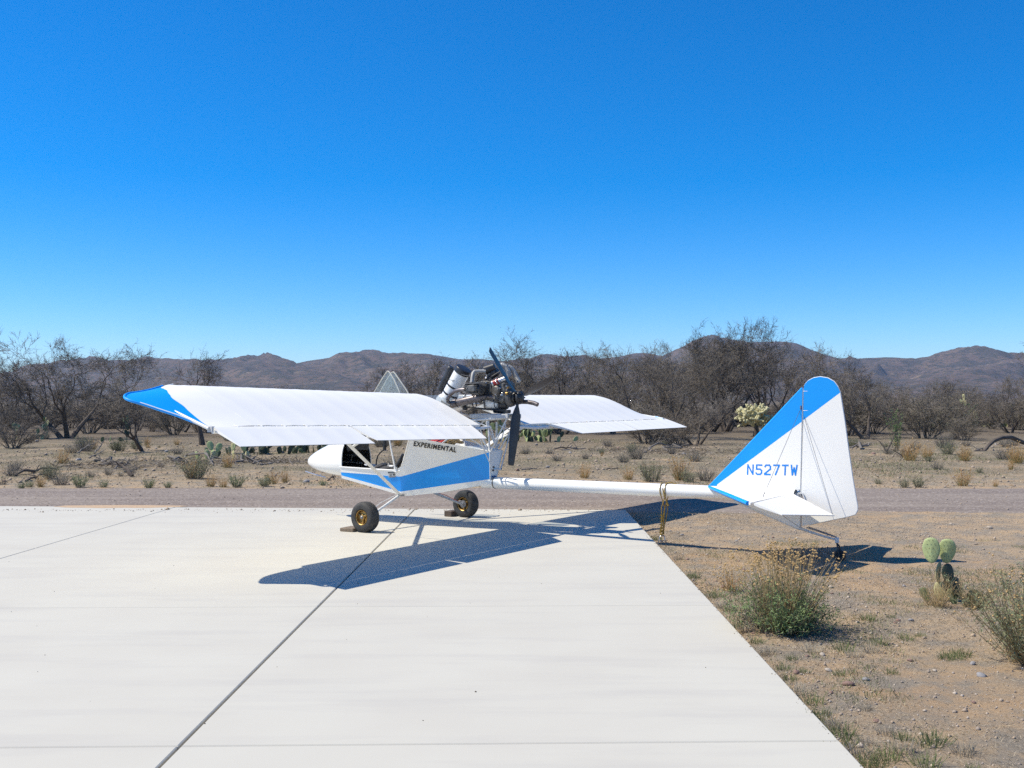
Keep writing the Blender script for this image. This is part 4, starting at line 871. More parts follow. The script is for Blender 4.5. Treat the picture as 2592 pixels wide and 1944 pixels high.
def tree_paths(seed, stems, hgt, lean, dens=1.0, droop=.0, trunk=.8):
    rng = random.Random(seed); big = []; small = []; tips = []
    def rv(s): return Vector((rng.gauss(0, s), rng.gauss(0, s), rng.gauss(0, s)))
    def grow(p, d, ln, r, lv):
        ns = (5, 5, 5, 4, 3, 2)[lv]; pts = [p.copy()]; rad = [r]; d = d.normalized(); q = p.copy()
        wob = (.12, .22, .28, .30, .30, .28)[lv]
        for i in range(ns):
            d = (d + rv(wob) + Vector((0, 0, (.10, .10, .06, .05, .02, 0)[lv] - droop * .05 * lv))).normalized(); q = q + d * ln / ns; pts.append(q.copy()); rad.append(r * (1 - .62 * (i + 1) / ns))
        if lv >= 5: rad[-1] = r * .5
        (big if lv <= 2 else small).append(([tuple(v) for v in pts], rad))
        if lv >= 5: tips.append(q); return
        nk = ((2, 3), (4, 5), (4, 6), (5, 6), (4, 6))[lv]; nk = max(1, int(round(rng.randint(*nk) * (dens if lv > 1 else 1))))
        for k in range(nk):
            f = 1.0 if (k == 0) else (rng.uniform(.55, 1) if lv == 0 else rng.uniform(.22, 1)); ii = f * ns; i0 = min(int(ii), ns - 1); b0 = pts[i0].lerp(pts[i0 + 1], ii - i0)
            ax = d.orthogonal().normalized(); ax.rotate(Matrix.Rotation(rng.uniform(0, 2 * math.pi), 3, d)); spread = rng.uniform(.35, 1.0) if k else rng.uniform(.1, .45)
            nd = (d * math.cos(spread) + ax * math.sin(spread)); nd.z += (.18 if lv < 3 else .05)
            grow(b0, nd, ln * rng.uniform(.58, .86) * ((1.2, .95, .85, .72, .60)[lv]), max(.005, rad[i0] * rng.uniform(.5, .72)), lv + 1)
    for s in range(stems):
        a = 2 * math.pi * (s + rng.uniform(-.25, .25)) / stems + seed
        grow(Vector((.05 * math.cos(a), .05 * math.sin(a), -.08)), Vector((math.cos(a) * lean, math.sin(a) * lean, 1)), hgt * trunk * rng.uniform(.28, .36), .105 * hgt / 4 * (1.25 if stems == 1 else 1), 0)
    zs = max(p[2] for q, _ in small for p in q); k = hgt / (zs * .9)
    sc = lambda L: [([tuple(c * k for c in p) for p in q], r) for q, r in L]
    return sc(big), sc(small), [t * k for t in tips]
M['bark'] = mat('dark_mesquite_bark', (.075, .058, .046), .95, (.12, .096, .076), 5, bump=.8, bscale=30)
M['twig'] = mat('grey_brown_twig', (.215, .180, .142), .95, (.28, .24, .19), .8, island=(.10, .082, .064))
M['twig_pale'] = mat('pale_dead_twig', (.25, .22, .19), .95, (.18, .155, .13), .8, island=(.15, .13, .11))
M['leaf_olive'] = mat('sparse_olive_leaf', (.105, .105, .040), .8, (.075, .078, .03), 2.5, island=(.14, .125, .05))
def leaf_quads(pts, rng, n, ln, wd, spread):
    P_ = np.array([pts[rng.randrange(len(pts))] for _ in range(n)]); g = np.random.RandomState(rng.randrange(99999))
    P_ = P_ + g.normal(0, spread, P_.shape); d = g.normal(0, 1, P_.shape); d /= np.linalg.norm(d, axis=1)[:, None]
    e = np.cross(d, g.normal(0, 1, P_.shape)); e /= np.linalg.norm(e, axis=1)[:, None]; l = ln * g.uniform(.6, 1.3, (n, 1)); w = wd * g.uniform(.6, 1.3, (n, 1))
    V = np.stack([P_ - e * w * .5, P_ + d * l * .5 - e * w * .15, P_ + d * l, P_ + d * l * .5 + e * w * .5], 1).reshape(-1, 3)
    return V, np.arange(4 * n).reshape(n, 4)
def make_tree(seed, stems, hgt, lean, dens=1.0, leaves=0, twigm='twig', droop=0., trunk=.8):
    big, small, tips = tree_paths(seed, stems, hgt, lean, dens, droop, trunk)
    V, Q = tubes_np(big, 7); t = npmesh('trunk', V, Q); V, Q = tubes_np(small, 3); c = npmesh('crown', V, Q)
    l = None
    if leaves:
        V, Q = leaf_quads([tuple(x) for x in tips], random.Random(seed), leaves, .05, .02, .07); l = npmesh('leaves', V, Q)
    return dict(h=hgt, t=t, c=c, l=l, tw=twigm, foot=(0, 0))
TREES = {'a': make_tree(3, 2, 4.0, .75), 'b': make_tree(8, 3, 4.0, .95), 'c': make_tree(21, 2, 4.0, .55, leaves=2500), 'd': make_tree(34, 1, 4.0, .30, trunk=.6), 'e': make_tree(55, 4, 4.0, 1.1, .95), 'g': make_tree(91, 3, 4.0, 1.0, 1.25, leaves=1200), 'h': make_tree(104, 4, 4.0, .9, 1.2, leaves=1200), 'f': make_tree(77, 3, 4.0, .8, 1.0, twigm='twig_pale')}
def tree(kind, x, y, h, rz, label, group=None, wide=1.0, name='mesquite_tree'):
    T = TREES[kind]; k = h / T['h']; o = empty(name, (x, y, gz(x, y) - .02), rz, label, 'tree', group); o.scale = (k * wide, k * wide, k)
    obj('trunk', T['t'], 'bark', o); obj('crown', T['c'], T['tw'], o)
    if T['l']: obj('leaves', T['l'], 'leaf_olive', o, smooth=False)
    return o
def at(px, Y): return (px - CX) / FPX * Y
def zt(py, Y): return CAMH + (HY - py) / FPX * Y
def tree_px(kind, px, pyb, pyt, rz, label, wide=1.0, group=None):
    g = G(px, pyb); return tree(kind, g.x, g.y, zt(pyt, g.y), rz, label, group, wide)
tree_px('g', 168, 1108, 862, .4, 'wide leafless mesquite with several dark trunks fanning out low over the brush', 1.2)
tree_px('a', 362, 1141, 938, 2.2, 'dark mesquite whose stout trunk forks in a V under the blue wing tip', 1.15)
tree_px('d', 519, 1128, 893, 1.0, 'leafless tree with a single straight dark trunk beside the prickly pear pile', 1.1)
tree_px('c', 1405, 1098, 850, 1.1, 'tall bare mesquite with olive tinted twigs rising behind the propeller', 1.1)
tree_px('c', 1225, 1092, 872, 3.9, 'olive tinted mesquite standing behind the engine', 1.05)
tree_px('h', 1835, 1093, 826, 1.0, 'tallest grey mesquite, many-trunked, standing behind the cholla', .95)
tree_px('g', 1660, 1112, 862, 2.9, 'crooked grey mesquite over the dark brush by the far wing tip', 1.0)
tree_px('f', 1760, 1125, 985, 1.7, 'pale dead tangle of branches at the foot of the tallest mesquite', 1.3)
tree_px('a', 2194, 1111, 897, .9, 'open mesquite with a forked trunk standing alone behind the rudder', 1.05)
tree_px('e', 2010, 1096, 868, 4.0, 'bare mesquite directly behind the blue fin', 1.0)
tree_px('d', 2625, 1096, 850, 2.0, 'tall mesquite at the clearing edge above the arching limb', 1.2)
rng = random.Random(17)
KD = {'a': 'leafless fork-trunked mesquite in the thicket beyond the clearing', 'b': 'leafless three-trunked mesquite in the thicket beyond the clearing', 'c': 'olive tinted mesquite in the thicket beyond the clearing', 'd': 'single-trunked bare mesquite in the thicket beyond the clearing', 'e': 'low-spreading many-trunked mesquite in the thicket beyond the clearing'}
TH = [(-60, 48, 3.1), (35, 58, 3.4), (110, 66, 3.6), (265, 60, 3.6), (320, 76, 3.8), (430, 62, 3.3), (470, 80, 4.2), (585, 58, 2.9), (650, 72, 3.3), (730, 64, 2.9), (800, 84, 3.6), (880, 70, 3.3), (960, 62, 3.2), (1045, 75, 4.4),
      (1110, 60, 4.2), (1170, 82, 5.0), (1290, 66, 4.9), (1340, 84, 5.3), (1480, 62, 4.0), (1530, 78, 4.2), (1590, 58, 4.5), (1715, 66, 6.0), (1790, 60, 5.7), (1905, 64, 6.1), (1960, 76, 6.4), (2080, 62, 4.6), (2130, 80, 5.0),
      (2250, 66, 3.7), (2320, 58, 3.2), (2390, 74, 4.0), (2450, 62, 3.5), (2510, 82, 4.6), (2560, 60, 4.2), (2660, 70, 4.6), (-160, 70, 3.6), (2760, 62, 4.0), (200, 90, 3.9), (690, 95, 3.7), (1420, 96, 5.0), (1850, 92, 6.0), (2200, 96, 4.4), (2420, 98, 4.6)]
for i, (px, Y, h) in enumerate(TH):
    h *= .68 if px > 2050 else .64 if 300 < px < 1000 else .82
    if (i % 4 == 3 and not 1450 < px < 2000) or (40 < px < 320 and Y < 70): continue
    k = rng.choice('abecde'); tree(k, at(px, Y), Y, h * rng.uniform(.98, 1.14), rng.uniform(0, 6.28), KD[k], 'thicket mesquites, kind ' + k, rng.uniform(1.1, 1.4))
for i in range(24):
    px = -150 + 122 * i + rng.uniform(-30, 30); Y = rng.uniform(47, 56) if i % 3 else rng.uniform(90, 120)
    hh = lerp(2.6, 3.6, rng.random()) * (1.25 if 1500 < px < 2050 else 1) * (1.3 if Y > 85 else 1) * (.74 if px > 2050 else .66 if 300 < px < 1000 else 1)
    if (1880 < px < 1960 or 40 < px < 320) and Y < 60: continue
    k = rng.choice('abecbe'); tree(k, at(px, Y), Y, hh, rng.uniform(0, 6.28), KD[k], 'thicket mesquites, kind ' + k, rng.uniform(1.1, 1.5))

# dense low brush under and between the trees
def brush_mesh(seed, leaves, h=1.5, r=1.1, nst=26):
    rng = random.Random(seed); paths = []; tips = []
    for i in range(nst):
        a = rng.uniform(0, 6.283); ln = h * rng.uniform(.6, 1.05); d = Vector((math.cos(a) * rng.uniform(.2, 1.1) * r / h, math.sin(a) * rng.uniform(.2, 1.1) * r / h, 1)).normalized(); p = Vector((math.cos(a) * .12, math.sin(a) * .12, -.03)); pts = [p]
        for k in range(4): d = (d + Vector((rng.gauss(0, .2), rng.gauss(0, .2), rng.gauss(.02, .14)))).normalized(); pts.append(pts[-1] + d * ln / 4)
        paths.append(([tuple(q) for q in pts], [.014, .011, .008, .006, .004]))
        for k in range(16):
            f = rng.uniform(.25, 1) * 4; i0 = min(3, int(f)); b0 = pts[i0].lerp(pts[i0 + 1], f - i0); dd = (d + Vector((rng.gauss(0, .7), rng.gauss(0, .7), rng.gauss(0, .55)))).normalized(); l2 = ln * rng.uniform(.12, .34)
            e1 = b0 + dd * l2 * .5; e2 = e1 + (dd + Vector((rng.gauss(0, .4), rng.gauss(0, .4), rng.gauss(0, .4)))).normalized() * l2 * .5; paths.append(([tuple(b0), tuple(e1), tuple(e2)], [.006, .0045, .003])); tips.append(tuple(e2)); tips.append(tuple(e1))
            for q in range(3):
                e3 = e1.lerp(e2, rng.random()); e4 = e3 + Vector((rng.gauss(0, 1), rng.gauss(0, 1), rng.gauss(.2, .8))).normalized() * l2 * .5; paths.append(([tuple(e3), tuple(e4)], [.004, .002])); tips.append(tuple(e4))
    V, Q = tubes_np(paths, 3); st = npmesh('branches', V, Q); V, Q = leaf_quads(tips, rng, leaves, .045, .022, .05); return st, npmesh('foliage', V, Q)
M['leaf_dark'] = mat('dusty_dark_leaf', (.105, .100, .055), .85, (.075, .072, .042), 3, island=(.15, .13, .08))
M['leaf_brown'] = mat('dry_brown_leaf', (.16, .125, .085), .9, (.12, .093, .066), 3, island=(.20, .155, .11))
BR = [brush_mesh(1, 2600), brush_mesh(2, 1800), brush_mesh(3, 3200)]
def brush(px, Y, h, kind, label, group=None, lm='leaf_dark', wide=1.0):
    x = at(px, Y); o = empty('brush', (x, Y, gz(x, Y) - .02), rng.uniform(0, 6.28), label, 'shrub', group); k = h / 1.5; o.scale = (k * 1.1 * wide, k * 1.1 * wide, k)
    st, fo = BR[kind]; obj('branches', st, 'twig', o)
    f2 = fo if lm == 'leaf_dark' else BROWN[kind]; obj('foliage', f2, lm, o, smooth=False); return o
BROWN = [b[1].copy() for b in BR]
for i in range(104):
    px = -140 + i * 27.5 + rng.uniform(-20, 20); Y = rng.uniform(46, 60) if i % 2 else rng.uniform(58, 86)
    if 1840 < px < 1990 and Y < 62: Y = 70
    lm = rng.choice(('leaf_dark', 'leaf_brown')); near = 'at the front edge of the thicket' if i % 2 else 'deep in the thicket under the mesquites'
    brush(px, Y, rng.uniform(1.1, 1.9) * (.8 if 330 < px < 1000 else 1), rng.randrange(3), ('dark green-brown brush ' if lm == 'leaf_dark' else 'dry brown brush ') + near, lm[5:] + (' brush of the front edge' if i % 2 else ' brush deep in the thicket'), lm, rng.uniform(1, 1.4))
brush(1640, 37.5, 1.5, 0, 'dark rounded bush growing in front of the crooked mesquite', None, 'leaf_dark', 1.3)
brush(1720, 36.5, 1.1, 1, 'low brown bush spreading beside the pale dead tangle', None, 'leaf_brown', 1.4)
brush(2345, 43, 1.7, 2, 'dense dark bush to the right of the open forked mesquite', None, 'leaf_dark', 1.5)
brush(30, 34, 1.0, 1, 'dark brush at the foot of the widest mesquite, near the road', None, 'leaf_brown', 1.5)
brush(2440, 41, .9, 0, 'round dark shrub beside the far prickly pear clump', None, 'leaf_dark', 1.3)

M['litter'] = mat('grey_straw_litter', (.36, .31, .24), .95, (.27, .235, .185), 2, island=(.50, .42, .29)); M['grass_green'] = mat('thin_green_grass', (.10, .15, .04), .85, (.14, .18, .06), 2, island=(.19, .20, .09))
# small plants: stems, leaves and dry heads
def plant_mesh(seed, nst, h, r, leaf_n, ll, lw, heads=0, hs=.012, stem_r=.003, base=.05, zone=(.15, .9), curl=.25, leanmax=1.0, top=(.55, 1.05)):
    rng = random.Random(seed); sp = []; lp = []; hp = []
    for i in range(nst):
        a = rng.uniform(0, 6.283); ln = h * rng.uniform(*top); le = rng.uniform(.03, leanmax) * r / h; p = Vector((math.cos(a) * base * rng.random(), math.sin(a) * base * rng.random(), -.02)); d = Vector((math.cos(a) * le, math.sin(a) * le, 1)).normalized(); pts = [p]
        for k in range(4): d = (d + Vector((rng.gauss(0, curl * .4), rng.gauss(0, curl * .4), rng.gauss(.03, curl * .3)))).normalized(); pts.append(pts[-1] + d * ln / 4)
        sp.append(([tuple(q) for q in pts], [stem_r, stem_r * .9, stem_r * .75, stem_r * .6, stem_r * .4])); hp.append(pts[-1])
        for k in range(12): f = rng.uniform(*zone) * 4; i0 = min(3, int(f)); lp.append(tuple(pts[i0].lerp(pts[i0 + 1], f - i0)))
    V, Q = tubes_np(sp, 3); st = npmesh('stems', V, Q); fo = hd = None
    if leaf_n:
        V, Q = leaf_quads(lp, rng, leaf_n, ll, lw, ll * .35); fo = npmesh('foliage', V, Q)
    if heads:
        b = MB()
        for k in range(heads):
            c = hp[rng.randrange(len(hp))] + Vector((rng.gauss(0, hs * 1.2), rng.gauss(0, hs * 1.2), rng.gauss(0, hs * 2))); s = hs * rng.uniform(.6, 1.3)
            vs = [c + Vector(q) * s for q in ((1, 0, 0), (0, 1, 0), (-1, 0, 0), (0, -1, 0), (0, 0, .8), (0, 0, -.8))]; b.add(vs, [(0, 1, 4), (1, 2, 4), (2, 3, 4), (3, 0, 4), (1, 0, 5), (2, 1, 5), (3, 2, 5), (0, 3, 5)])
        hd = b.mesh('dry_heads')
    return st, fo, hd
M['stem_tan'] = mat('dry_tan_stem', (.48, .37, .20), .9, (.38, .29, .15), 3, island=(.38, .27, .13))
M['stem_orange'] = mat('dry_orange_stem', (.50, .27, .09), .9, (.42, .23, .08), 3, island=(.42, .28, .12))
M['stem_grey'] = mat('dry_grey_stem', (.26, .22, .16), .9, (.19, .16, .12), 3, island=(.20, .165, .12))
M['head_tan'] = mat('dry_seed_head', (.50, .34, .15), .9, (.42, .28, .12), 30, island=(.38, .25, .11))
M['leaf_green'] = mat('narrow_green_leaf', (.14, .215, .07), .75, (.105, .175, .055), 4, island=(.20, .25, .10))
M['leaf_sage'] = mat('sage_green_leaf', (.165, .19, .095), .85, (.12, .145, .07), 4, island=(.215, .225, .12))
M['leaf_fresh'] = mat('fresh_green_leaf', (.10, .20, .045), .7, (.08, .16, .04), 5, island=(.14, .24, .07))
def plant(parts, x, y, rz, sc, name, label, group=None, cat='shrub', tilt=(0, 0)):
    o = empty(name, (x, y, gz(x, y) - .005), rz, label, cat, group); o.scale = (sc, sc, sc); o.rotation_euler = (tilt[0], tilt[1], rz)
    for nm, me, m in parts:
        if me:
            q = obj(nm, me, m, o, smooth=False)
            if nm != 'stems': q['kind'] = 'stuff'
    return o
# big bush by the slab edge
s1, f1, _ = plant_mesh(4, 210, .46, .95, 7200, .036, .0095, stem_r=.003, base=.12, zone=(.3, 1), curl=.35)
s2, _, h2 = plant_mesh(9, 210, .62, .48, 0, .03, .01, heads=520, hs=.0095, stem_r=.0026, base=.09, curl=.22, top=(.75, 1.08))
s3, f3, _ = plant_mesh(14, 120, .28, .8, 500, .02, .007, stem_r=.0028, base=.14, curl=.5)
g = G(1985, 1588)
big = plant([('stems', s1, 'stem_grey'), ('foliage', f1, 'leaf_green'), ('flower_stalks', s2, 'stem_tan'), ('dry_heads', h2, 'head_tan'), ('dead_stems', s3, 'twig_pale'), ('dead_leaves', f3, 'leaf_brown')], g.x, g.y, .6, 1.0, 'rabbitbrush', 'large green bush topped with dry tan flower stalks beside the slab edge')
s1b, f1b, h1b = plant_mesh(24, 60, .22, .16, 300, .02, .005, heads=90, hs=.007, stem_r=.0022, base=.06)
g = G(1852, 1488); plant([('stems', s1b, 'stem_orange'), ('foliage', f1b, 'leaf_sage'), ('dry_heads', h1b, 'head_tan')], g.x, g.y, 0, 1.0, 'dry_tuft', 'small orange dry tuft growing next to the large green bush')
s4, f4, h4 = plant_mesh(31, 230, .64, .66, 9000, .034, .0075, heads=170, hs=.008, stem_r=.003, base=.14, zone=(.25, 1), curl=.3)
g = G(2625, 1668); plant([('stems', s4, 'stem_tan'), ('foliage', f4, 'leaf_sage'), ('dry_heads', h4, 'head_tan')], g.x, g.y, 1.2, 1.05, 'rabbitbrush', 'tall sage green bush with orange heads next to the pair of pale cactus pads')
s5, f5, h5 = plant_mesh(41, 70, .26, .22, 1500, .025, .005, heads=20, hs=.006, stem_r=.0022, base=.09)
g = G(2470, 1528); plant([('stems', s5, 'stem_tan'), ('foliage', f5, 'leaf_olive')], g.x, g.y, .4, 1.0, 'low_bush', 'low olive bush growing behind the dark cactus pad')
s6, f6, _ = plant_mesh(44, 150, .30, .16, 0, .02, .005, stem_r=.0014, base=.09, curl=.45)
g = G(2372, 1524); plant([('stems', s6, 'stem_tan')], g.x, g.y, 0, 1.0, 'dry_tuft', 'wispy straw-coloured grass at the foot of the pale cactus pads', cat='grass')
s7, f7, _ = plant_mesh(47, 26, .34, .12, 0, .02, .005, stem_r=.0018, base=.10, curl=.4)
g = G(1890, 1590); plant([('stems', s7, 'stem_tan')], g.x, g.y, 0, 1.0, 'dry_grass', 'few long straw stalks leaning between the slab edge and the large bush', cat='grass')
KT = [plant_mesh(s, 70, .085, .075, 0, .02, .005, stem_r=.0017, base=.05, curl=.3) for s in (51, 52, 53)]
rng = random.Random(8)
TU = [(2065, 1800), (2085, 1818), (2110, 1830), (2262, 1690), (2230, 1622), (2205, 1640), (2420, 1652), (2440, 1645), (2185, 1785), (2360, 1868), (2340, 1872), (2445, 1888), (2250, 1905), (2220, 1920), (2285, 1892), (2150, 1912), (2100, 1880), (2205, 1868), (2345, 1930), (2470, 1935), (2240, 1845), (2290, 1860), (2120, 1700), (2060, 1640), (2330, 1600), (2300, 1612), (2400, 1545), (2250, 1560), (2190, 1560), (2440, 1560), (2030, 1690), (2010, 1660), (1950, 1640), (1900, 1560), (1850, 1540), (1800, 1480), (1765, 1450), (2390, 1660), (2160, 1650), (2130, 1632)] + [(lerp(1640, 2200, t) + 10 + (i * 37 % 23), lerp(1350, 1940, t)) for i, t in enumerate([.02, .1, .17, .26, .3, .38, .45, .5, .56, .6, .66, .7, .75, .8, .84, .88, .92, .96])]
for i, (px, py) in enumerate(TU):
    g = G(px + rng.uniform(-8, 8), py + rng.uniform(-5, 5)); gr = i % 3 != 2
    if i >= 40: g = G(px, py)
    plant([('blades', KT[i % 3][0] if gr else KT[i % 3][0].copy(), 'grass_green' if gr else 'litter')], g.x, g.y, rng.uniform(0, 6.28), rng.uniform(.6, 1.25), 'grass_tuft', 'low green grass tuft on the dirt right of the slab' if gr else 'low grey dead grass tuft on the dirt right of the slab', 'green grass tufts' if gr else 'grey grass tufts', 'grass')
rng = random.Random(17)
# roadside and clearing plants: a few kinds, shared mesh data
KO = [plant_mesh(s, 85, .42, .30, 650, .03, .006, heads=140, hs=.010, stem_r=.003, base=.10, zone=(.1, .5)) for s in (61, 62, 63)]     # orange top, green foot
KG = [plant_mesh(s, 60, .36, .34, 1500, .035, .008, stem_r=.003, base=.10, zone=(.2, 1), curl=.35) for s in (71, 72, 73)]           # green / sage
KW = [plant_mesh(s, 110, .40, .42, 420, .022, .006, stem_r=.0032, base=.12, zone=(.3, 1), curl=.6) for s in (81, 82, 83)]           # grey wiry
def kind_parts(k, i, green='leaf_green'):
    st, fo, hd = (KO if k == 'o' else KG if k in 'gs' else KW)[i % 3]
    if k == 'o': return [('stems', st, 'stem_orange'), ('foliage', fo, 'leaf_green'), ('dry_heads', hd, 'head_tan')]
    if k == 'g': return [('stems', st, 'stem_grey'), ('foliage', fo, 'leaf_green')]
    if k == 's': return [('stems', st, 'stem_grey'), ('foliage', SAGE[i % 3], 'leaf_sage')]
    return [('stems', st, 'twig_pale'), ('foliage', fo, 'leaf_sage')]
SAGE = [k[1].copy() for k in KG]
SPOTS = [  # px, py of the foot, height m, kind, label
    (103, 1229, .24, 'o', 'orange tuft with green foot, road verge left of the bright green clump'), (75, 1229, .16, 'g', None), (55, 1232, .16, 'g', None), (203, 1230, .30, 'g', 'bright green clump on the road verge below the forked dark mesquite'),
    (262, 1230, .18, 'g', None), (376, 1231, .24, 'g', None), (425, 1231, .16, 'g', None), (160, 1174, .42, 'o', 'rust-topped bush on the clearing left of the lopped branch heap'), (479, 1276 - 46, .0, None, None),
    (486, 1208, .42, 'o', 'tall orange and green bush on the bank below the wing tip'), (535, 1228, .26, 'o', None), (565, 1229, .22, 'o', None), (600, 1229, .30, 'g', 'round green clump with orange haze on the verge below the aileron'), (668, 1228, .26, 'g', None), (690, 1222, .30, 'o', None), (722, 1218, .26, 'o', 'spreading orange tuft on the verge near the nose cone'),
    (818, 1226, .14, 'g', None), (1345, 1222, .14, 'o', None), (1410, 1164, .30, 'w', None), (1480, 1208, .33, 'o', 'wide orange grass clump above the middle of the tail boom'), (1482, 1160, .22, 'w', None), (1580, 1168, .34, 'w', None), (1650, 1216, .50, 's', 'sprawling grey-green bush above the tail boom beside the orange clump'), (1590, 1212, .30, 'o', None),
    (1722, 1212, .55, 'o', 'upright rust-brown bush by the front of the tail fin'), (1745, 1217, .34, 's', None), (1785, 1214, .38, 'w', None), (1600, 1145, .35, 's', None), (1700, 1150, .35, 'w', None), (1760, 1170, .38, 'w', 'tan wiry bush uphill from the rust-brown bush'), (1390, 1150, .25, 'w', None),
    (2438, 1226, .38, 'o', 'glowing orange grass clump on the road verge right of the rudder'), (2290, 1230, .22, 's', None), (2325, 1229, .25, 's', None), (2225, 1222, .16, 's', None), (2372, 1186, .25, 'w', None), (2540, 1160, .42, 'w', 'grey rounded bush under the arching limb'), (2390, 1132, .65, 'w', None), (2400, 1150, .5, 's', 'pale grey-green bush at the dense dark bush'),
    (2450, 1152, .22, 's', None), (2570, 1130, .45, 'w', None), (2520, 1228, .14, 'o', None), (2250, 1150, .3, 'w', None), (230, 1205, .18, 'w', None), (40, 1192, .3, 'w', None), (330, 1196, .25, 'w', None), (620, 1165, .3, 'w', None), (450, 1150, .3, 'w', None), (1330, 1150, .3, 'w', None), (1540, 1130, .35, 'w', None), (2480, 1195, .16, 's', None), (2350, 1170, .2, 's', None)]
GEN = {'o': ('orange_tuft', 'small orange dry tuft scattered along the far side of the road', 'orange tufts across the road'), 'g': ('green_tuft', 'small green weed clump at the far road edge', 'green weeds at the road edge'), 's': ('sage_shrub', 'low sage green shrub on the clearing across the road', 'sage shrubs on the clearing'), 'w': ('wiry_shrub', 'grey wiry dry shrub on the clearing across the road', 'wiry shrubs on the clearing')}
BASEH = {'o': .44, 'g': .37, 's': .37, 'w': .40}
for i, (px, py, h, k, lab) in enumerate(SPOTS):
    if not k: continue
    g = G(px, py); nm, gl_, gr = GEN[k]; plant(kind_parts(k, i), g.x, g.y, rng.uniform(0, 6.28), h / BASEH[k], nm, lab or gl_, None if lab else gr)
rng = random.Random(91)
for i in range(22):
    cy = rng.uniform(20.5, 46); cpx = rng.uniform(-60, 2650); kk = rng.choice('wwso')
    for j in range(rng.randint(2, 8)):
        Y = max(19.8, cy + rng.gauss(0, 1.0)); x = at(cpx, cy) + rng.gauss(0, 1.0); k = kk if rng.random() < .75 else rng.choice('wso'); nm, gl_, gr = GEN[k]
        plant(kind_parts(k, i + j), x, Y, rng.uniform(0, 6.28), rng.choice((.10, .14, .18, .26, .36, .5)) * rng.uniform(.8, 1.2) / BASEH[k], nm, gl_, gr)
# green whip of a bush behind the rudder and a dead spiky stub
s8, f8, _ = plant_mesh(95, 16, 1.35, .35, 900, .05, .02, stem_r=.008, base=.10, zone=(.2, 1), curl=.12)
g = G(2268, 1142); plant([('stems', s8, 'leaf_dark'), ('foliage', f8, 'leaf_fresh')], g.x, g.y, 0, 1.0, 'green_shrub', 'upright bright green shrub behind the rudder')
def dead_stub(px, py, h, seed, name, label, spread=.5, n=9, m='bark'):
    g = G(px, py); r_ = random.Random(seed); paths = []
    for k in range(n):
        a = r_.uniform(0, 6.28); d = Vector((math.cos(a) * spread, math.sin(a) * spread, 1)).normalized(); p = Vector((0, 0, -.05)); pts = [p]
        for q in range(4): d = (d + Vector((r_.gauss(0, .3), r_.gauss(0, .3), r_.gauss(0, .2)))).normalized(); pts.append(pts[-1] + d * h * r_.uniform(.2, .33))
        paths.append(([tuple(v) for v in pts], [.028, .022, .016, .010, .005]))
        for q in range(4): b0 = pts[r_.randint(1, 4)]; paths.append(([tuple(b0), tuple(b0 + Vector((r_.gauss(0, 1), r_.gauss(0, 1), r_.gauss(0, .6))).normalized() * h * .22)], [.008, .003]))
    V, Q = tubes_np(paths, 5); o = obj(name, npmesh(name, V, Q), m); o.location = (g.x, g.y, gz(g.x, g.y)); return tag(o, label, 'dead shrub')
dead_stub(2243, 1143, .95, 3, 'dead_sapling', 'single dark dead sapling stem left of the bright green shrub', .12, 2)
dead_stub(2288, 1158, .55, 4, 'dead_shrub', 'dark spiky dead shrub leaning beside the bright green shrub', 1.0, 9)
# arching limb at the right
def limb(pts, r, name, label, m='bark'):
    b = MB(); b.tube(pts, r, 7); o = b.build(name, m); c = Vector(pts[0]); me = o.data
    for v in me.vertices: v.co -= c
    o.location = c; return tag(o, label, 'branch')
g = G(2497, 1143); Y = g.y
limb([Vector((at(px, Y + dy), Y + dy, zt(py, Y + dy))) for px, py, dy in ((2470, 1141, 0), (2490, 1143, 0), (2502, 1128, .2), (2515, 1116, .4), (2535, 1108, .7), (2560, 1107, 1.0), (2590, 1120, 1.3), (2630, 1128, 1.6), (2670, 1118, 1.8))], [.03, .05, .055, .06, .065, .07, .07, .08, .09], 'arching_limb', 'long dark mesquite limb arching down to the ground across the clearing')
# fallen branches and dead wood
FALL = [((40, 1204), (145, 1190), .05, 'long dark fallen branch lying parallel to the road'), ((65, 1217), (95, 1206), .04, 'short dark stick lying just under the long fallen branch'), ((335, 1205), (402, 1182), .07, 'thick dark log with one raised end on the bank'), ((165, 1182), (215, 1179), .03, 'thin curved stick on the clearing by the rust-topped bush'),
        ((500, 1150), (540, 1180), .06, 'grey weathered log leaning by the prickly pear pads'), ((440, 1162), (472, 1175), .06, 'pale grey log above the tall orange and green bush'), ((580, 1178), (640, 1160), .045, None), ((600, 1165), (650, 1180), .04, None), ((640, 1176), (690, 1168), .04, None), ((555, 1168), (600, 1180), .04, None), ((690, 1168), (740, 1178), .04, None), ((620, 1158), (668, 1164), .035, None), ((660, 1180), (700, 1174), .035, None), ((530, 1175), (560, 1160), .035, None),
        ((250, 1180), (330, 1180), .05, None), ((262, 1172), (300, 1185), .05, None), ((290, 1188), (330, 1176), .04, None), ((240, 1170), (275, 1178), .06, None), ((300, 1168), (350, 1172), .04, None), ((315, 1195), (345, 1186), .035, None),
        ((1400, 1138), (1460, 1134), .04, 'thin dark branch lying on the clearing behind the propeller'), ((1420, 1140), (1482, 1110 + 26), .05, None), ((1535, 1190), (1566, 1187), .03, 'short stick lying by the orange clump over the boom'), ((1320, 1190), (1360, 1188), .03, None), ((830, 1214), (850, 1206), .03, 'crooked dark stick on the bank below the nose cone'), ((1640, 1140), (1700, 1128), .06, None), ((1690, 1140), (1740, 1132), .05, None), ((2180, 1140), (2205, 1128), .07, None), ((2150, 1136), (2190, 1130), .06, None), ((195, 1150), (240, 1120), .05, None), ((240, 1150), (262, 1118), .04, None), ((225, 1160), (255, 1150), .03, None), ((2466, 1143), (2500, 1139), .05, None)]
rng = random.Random(33)
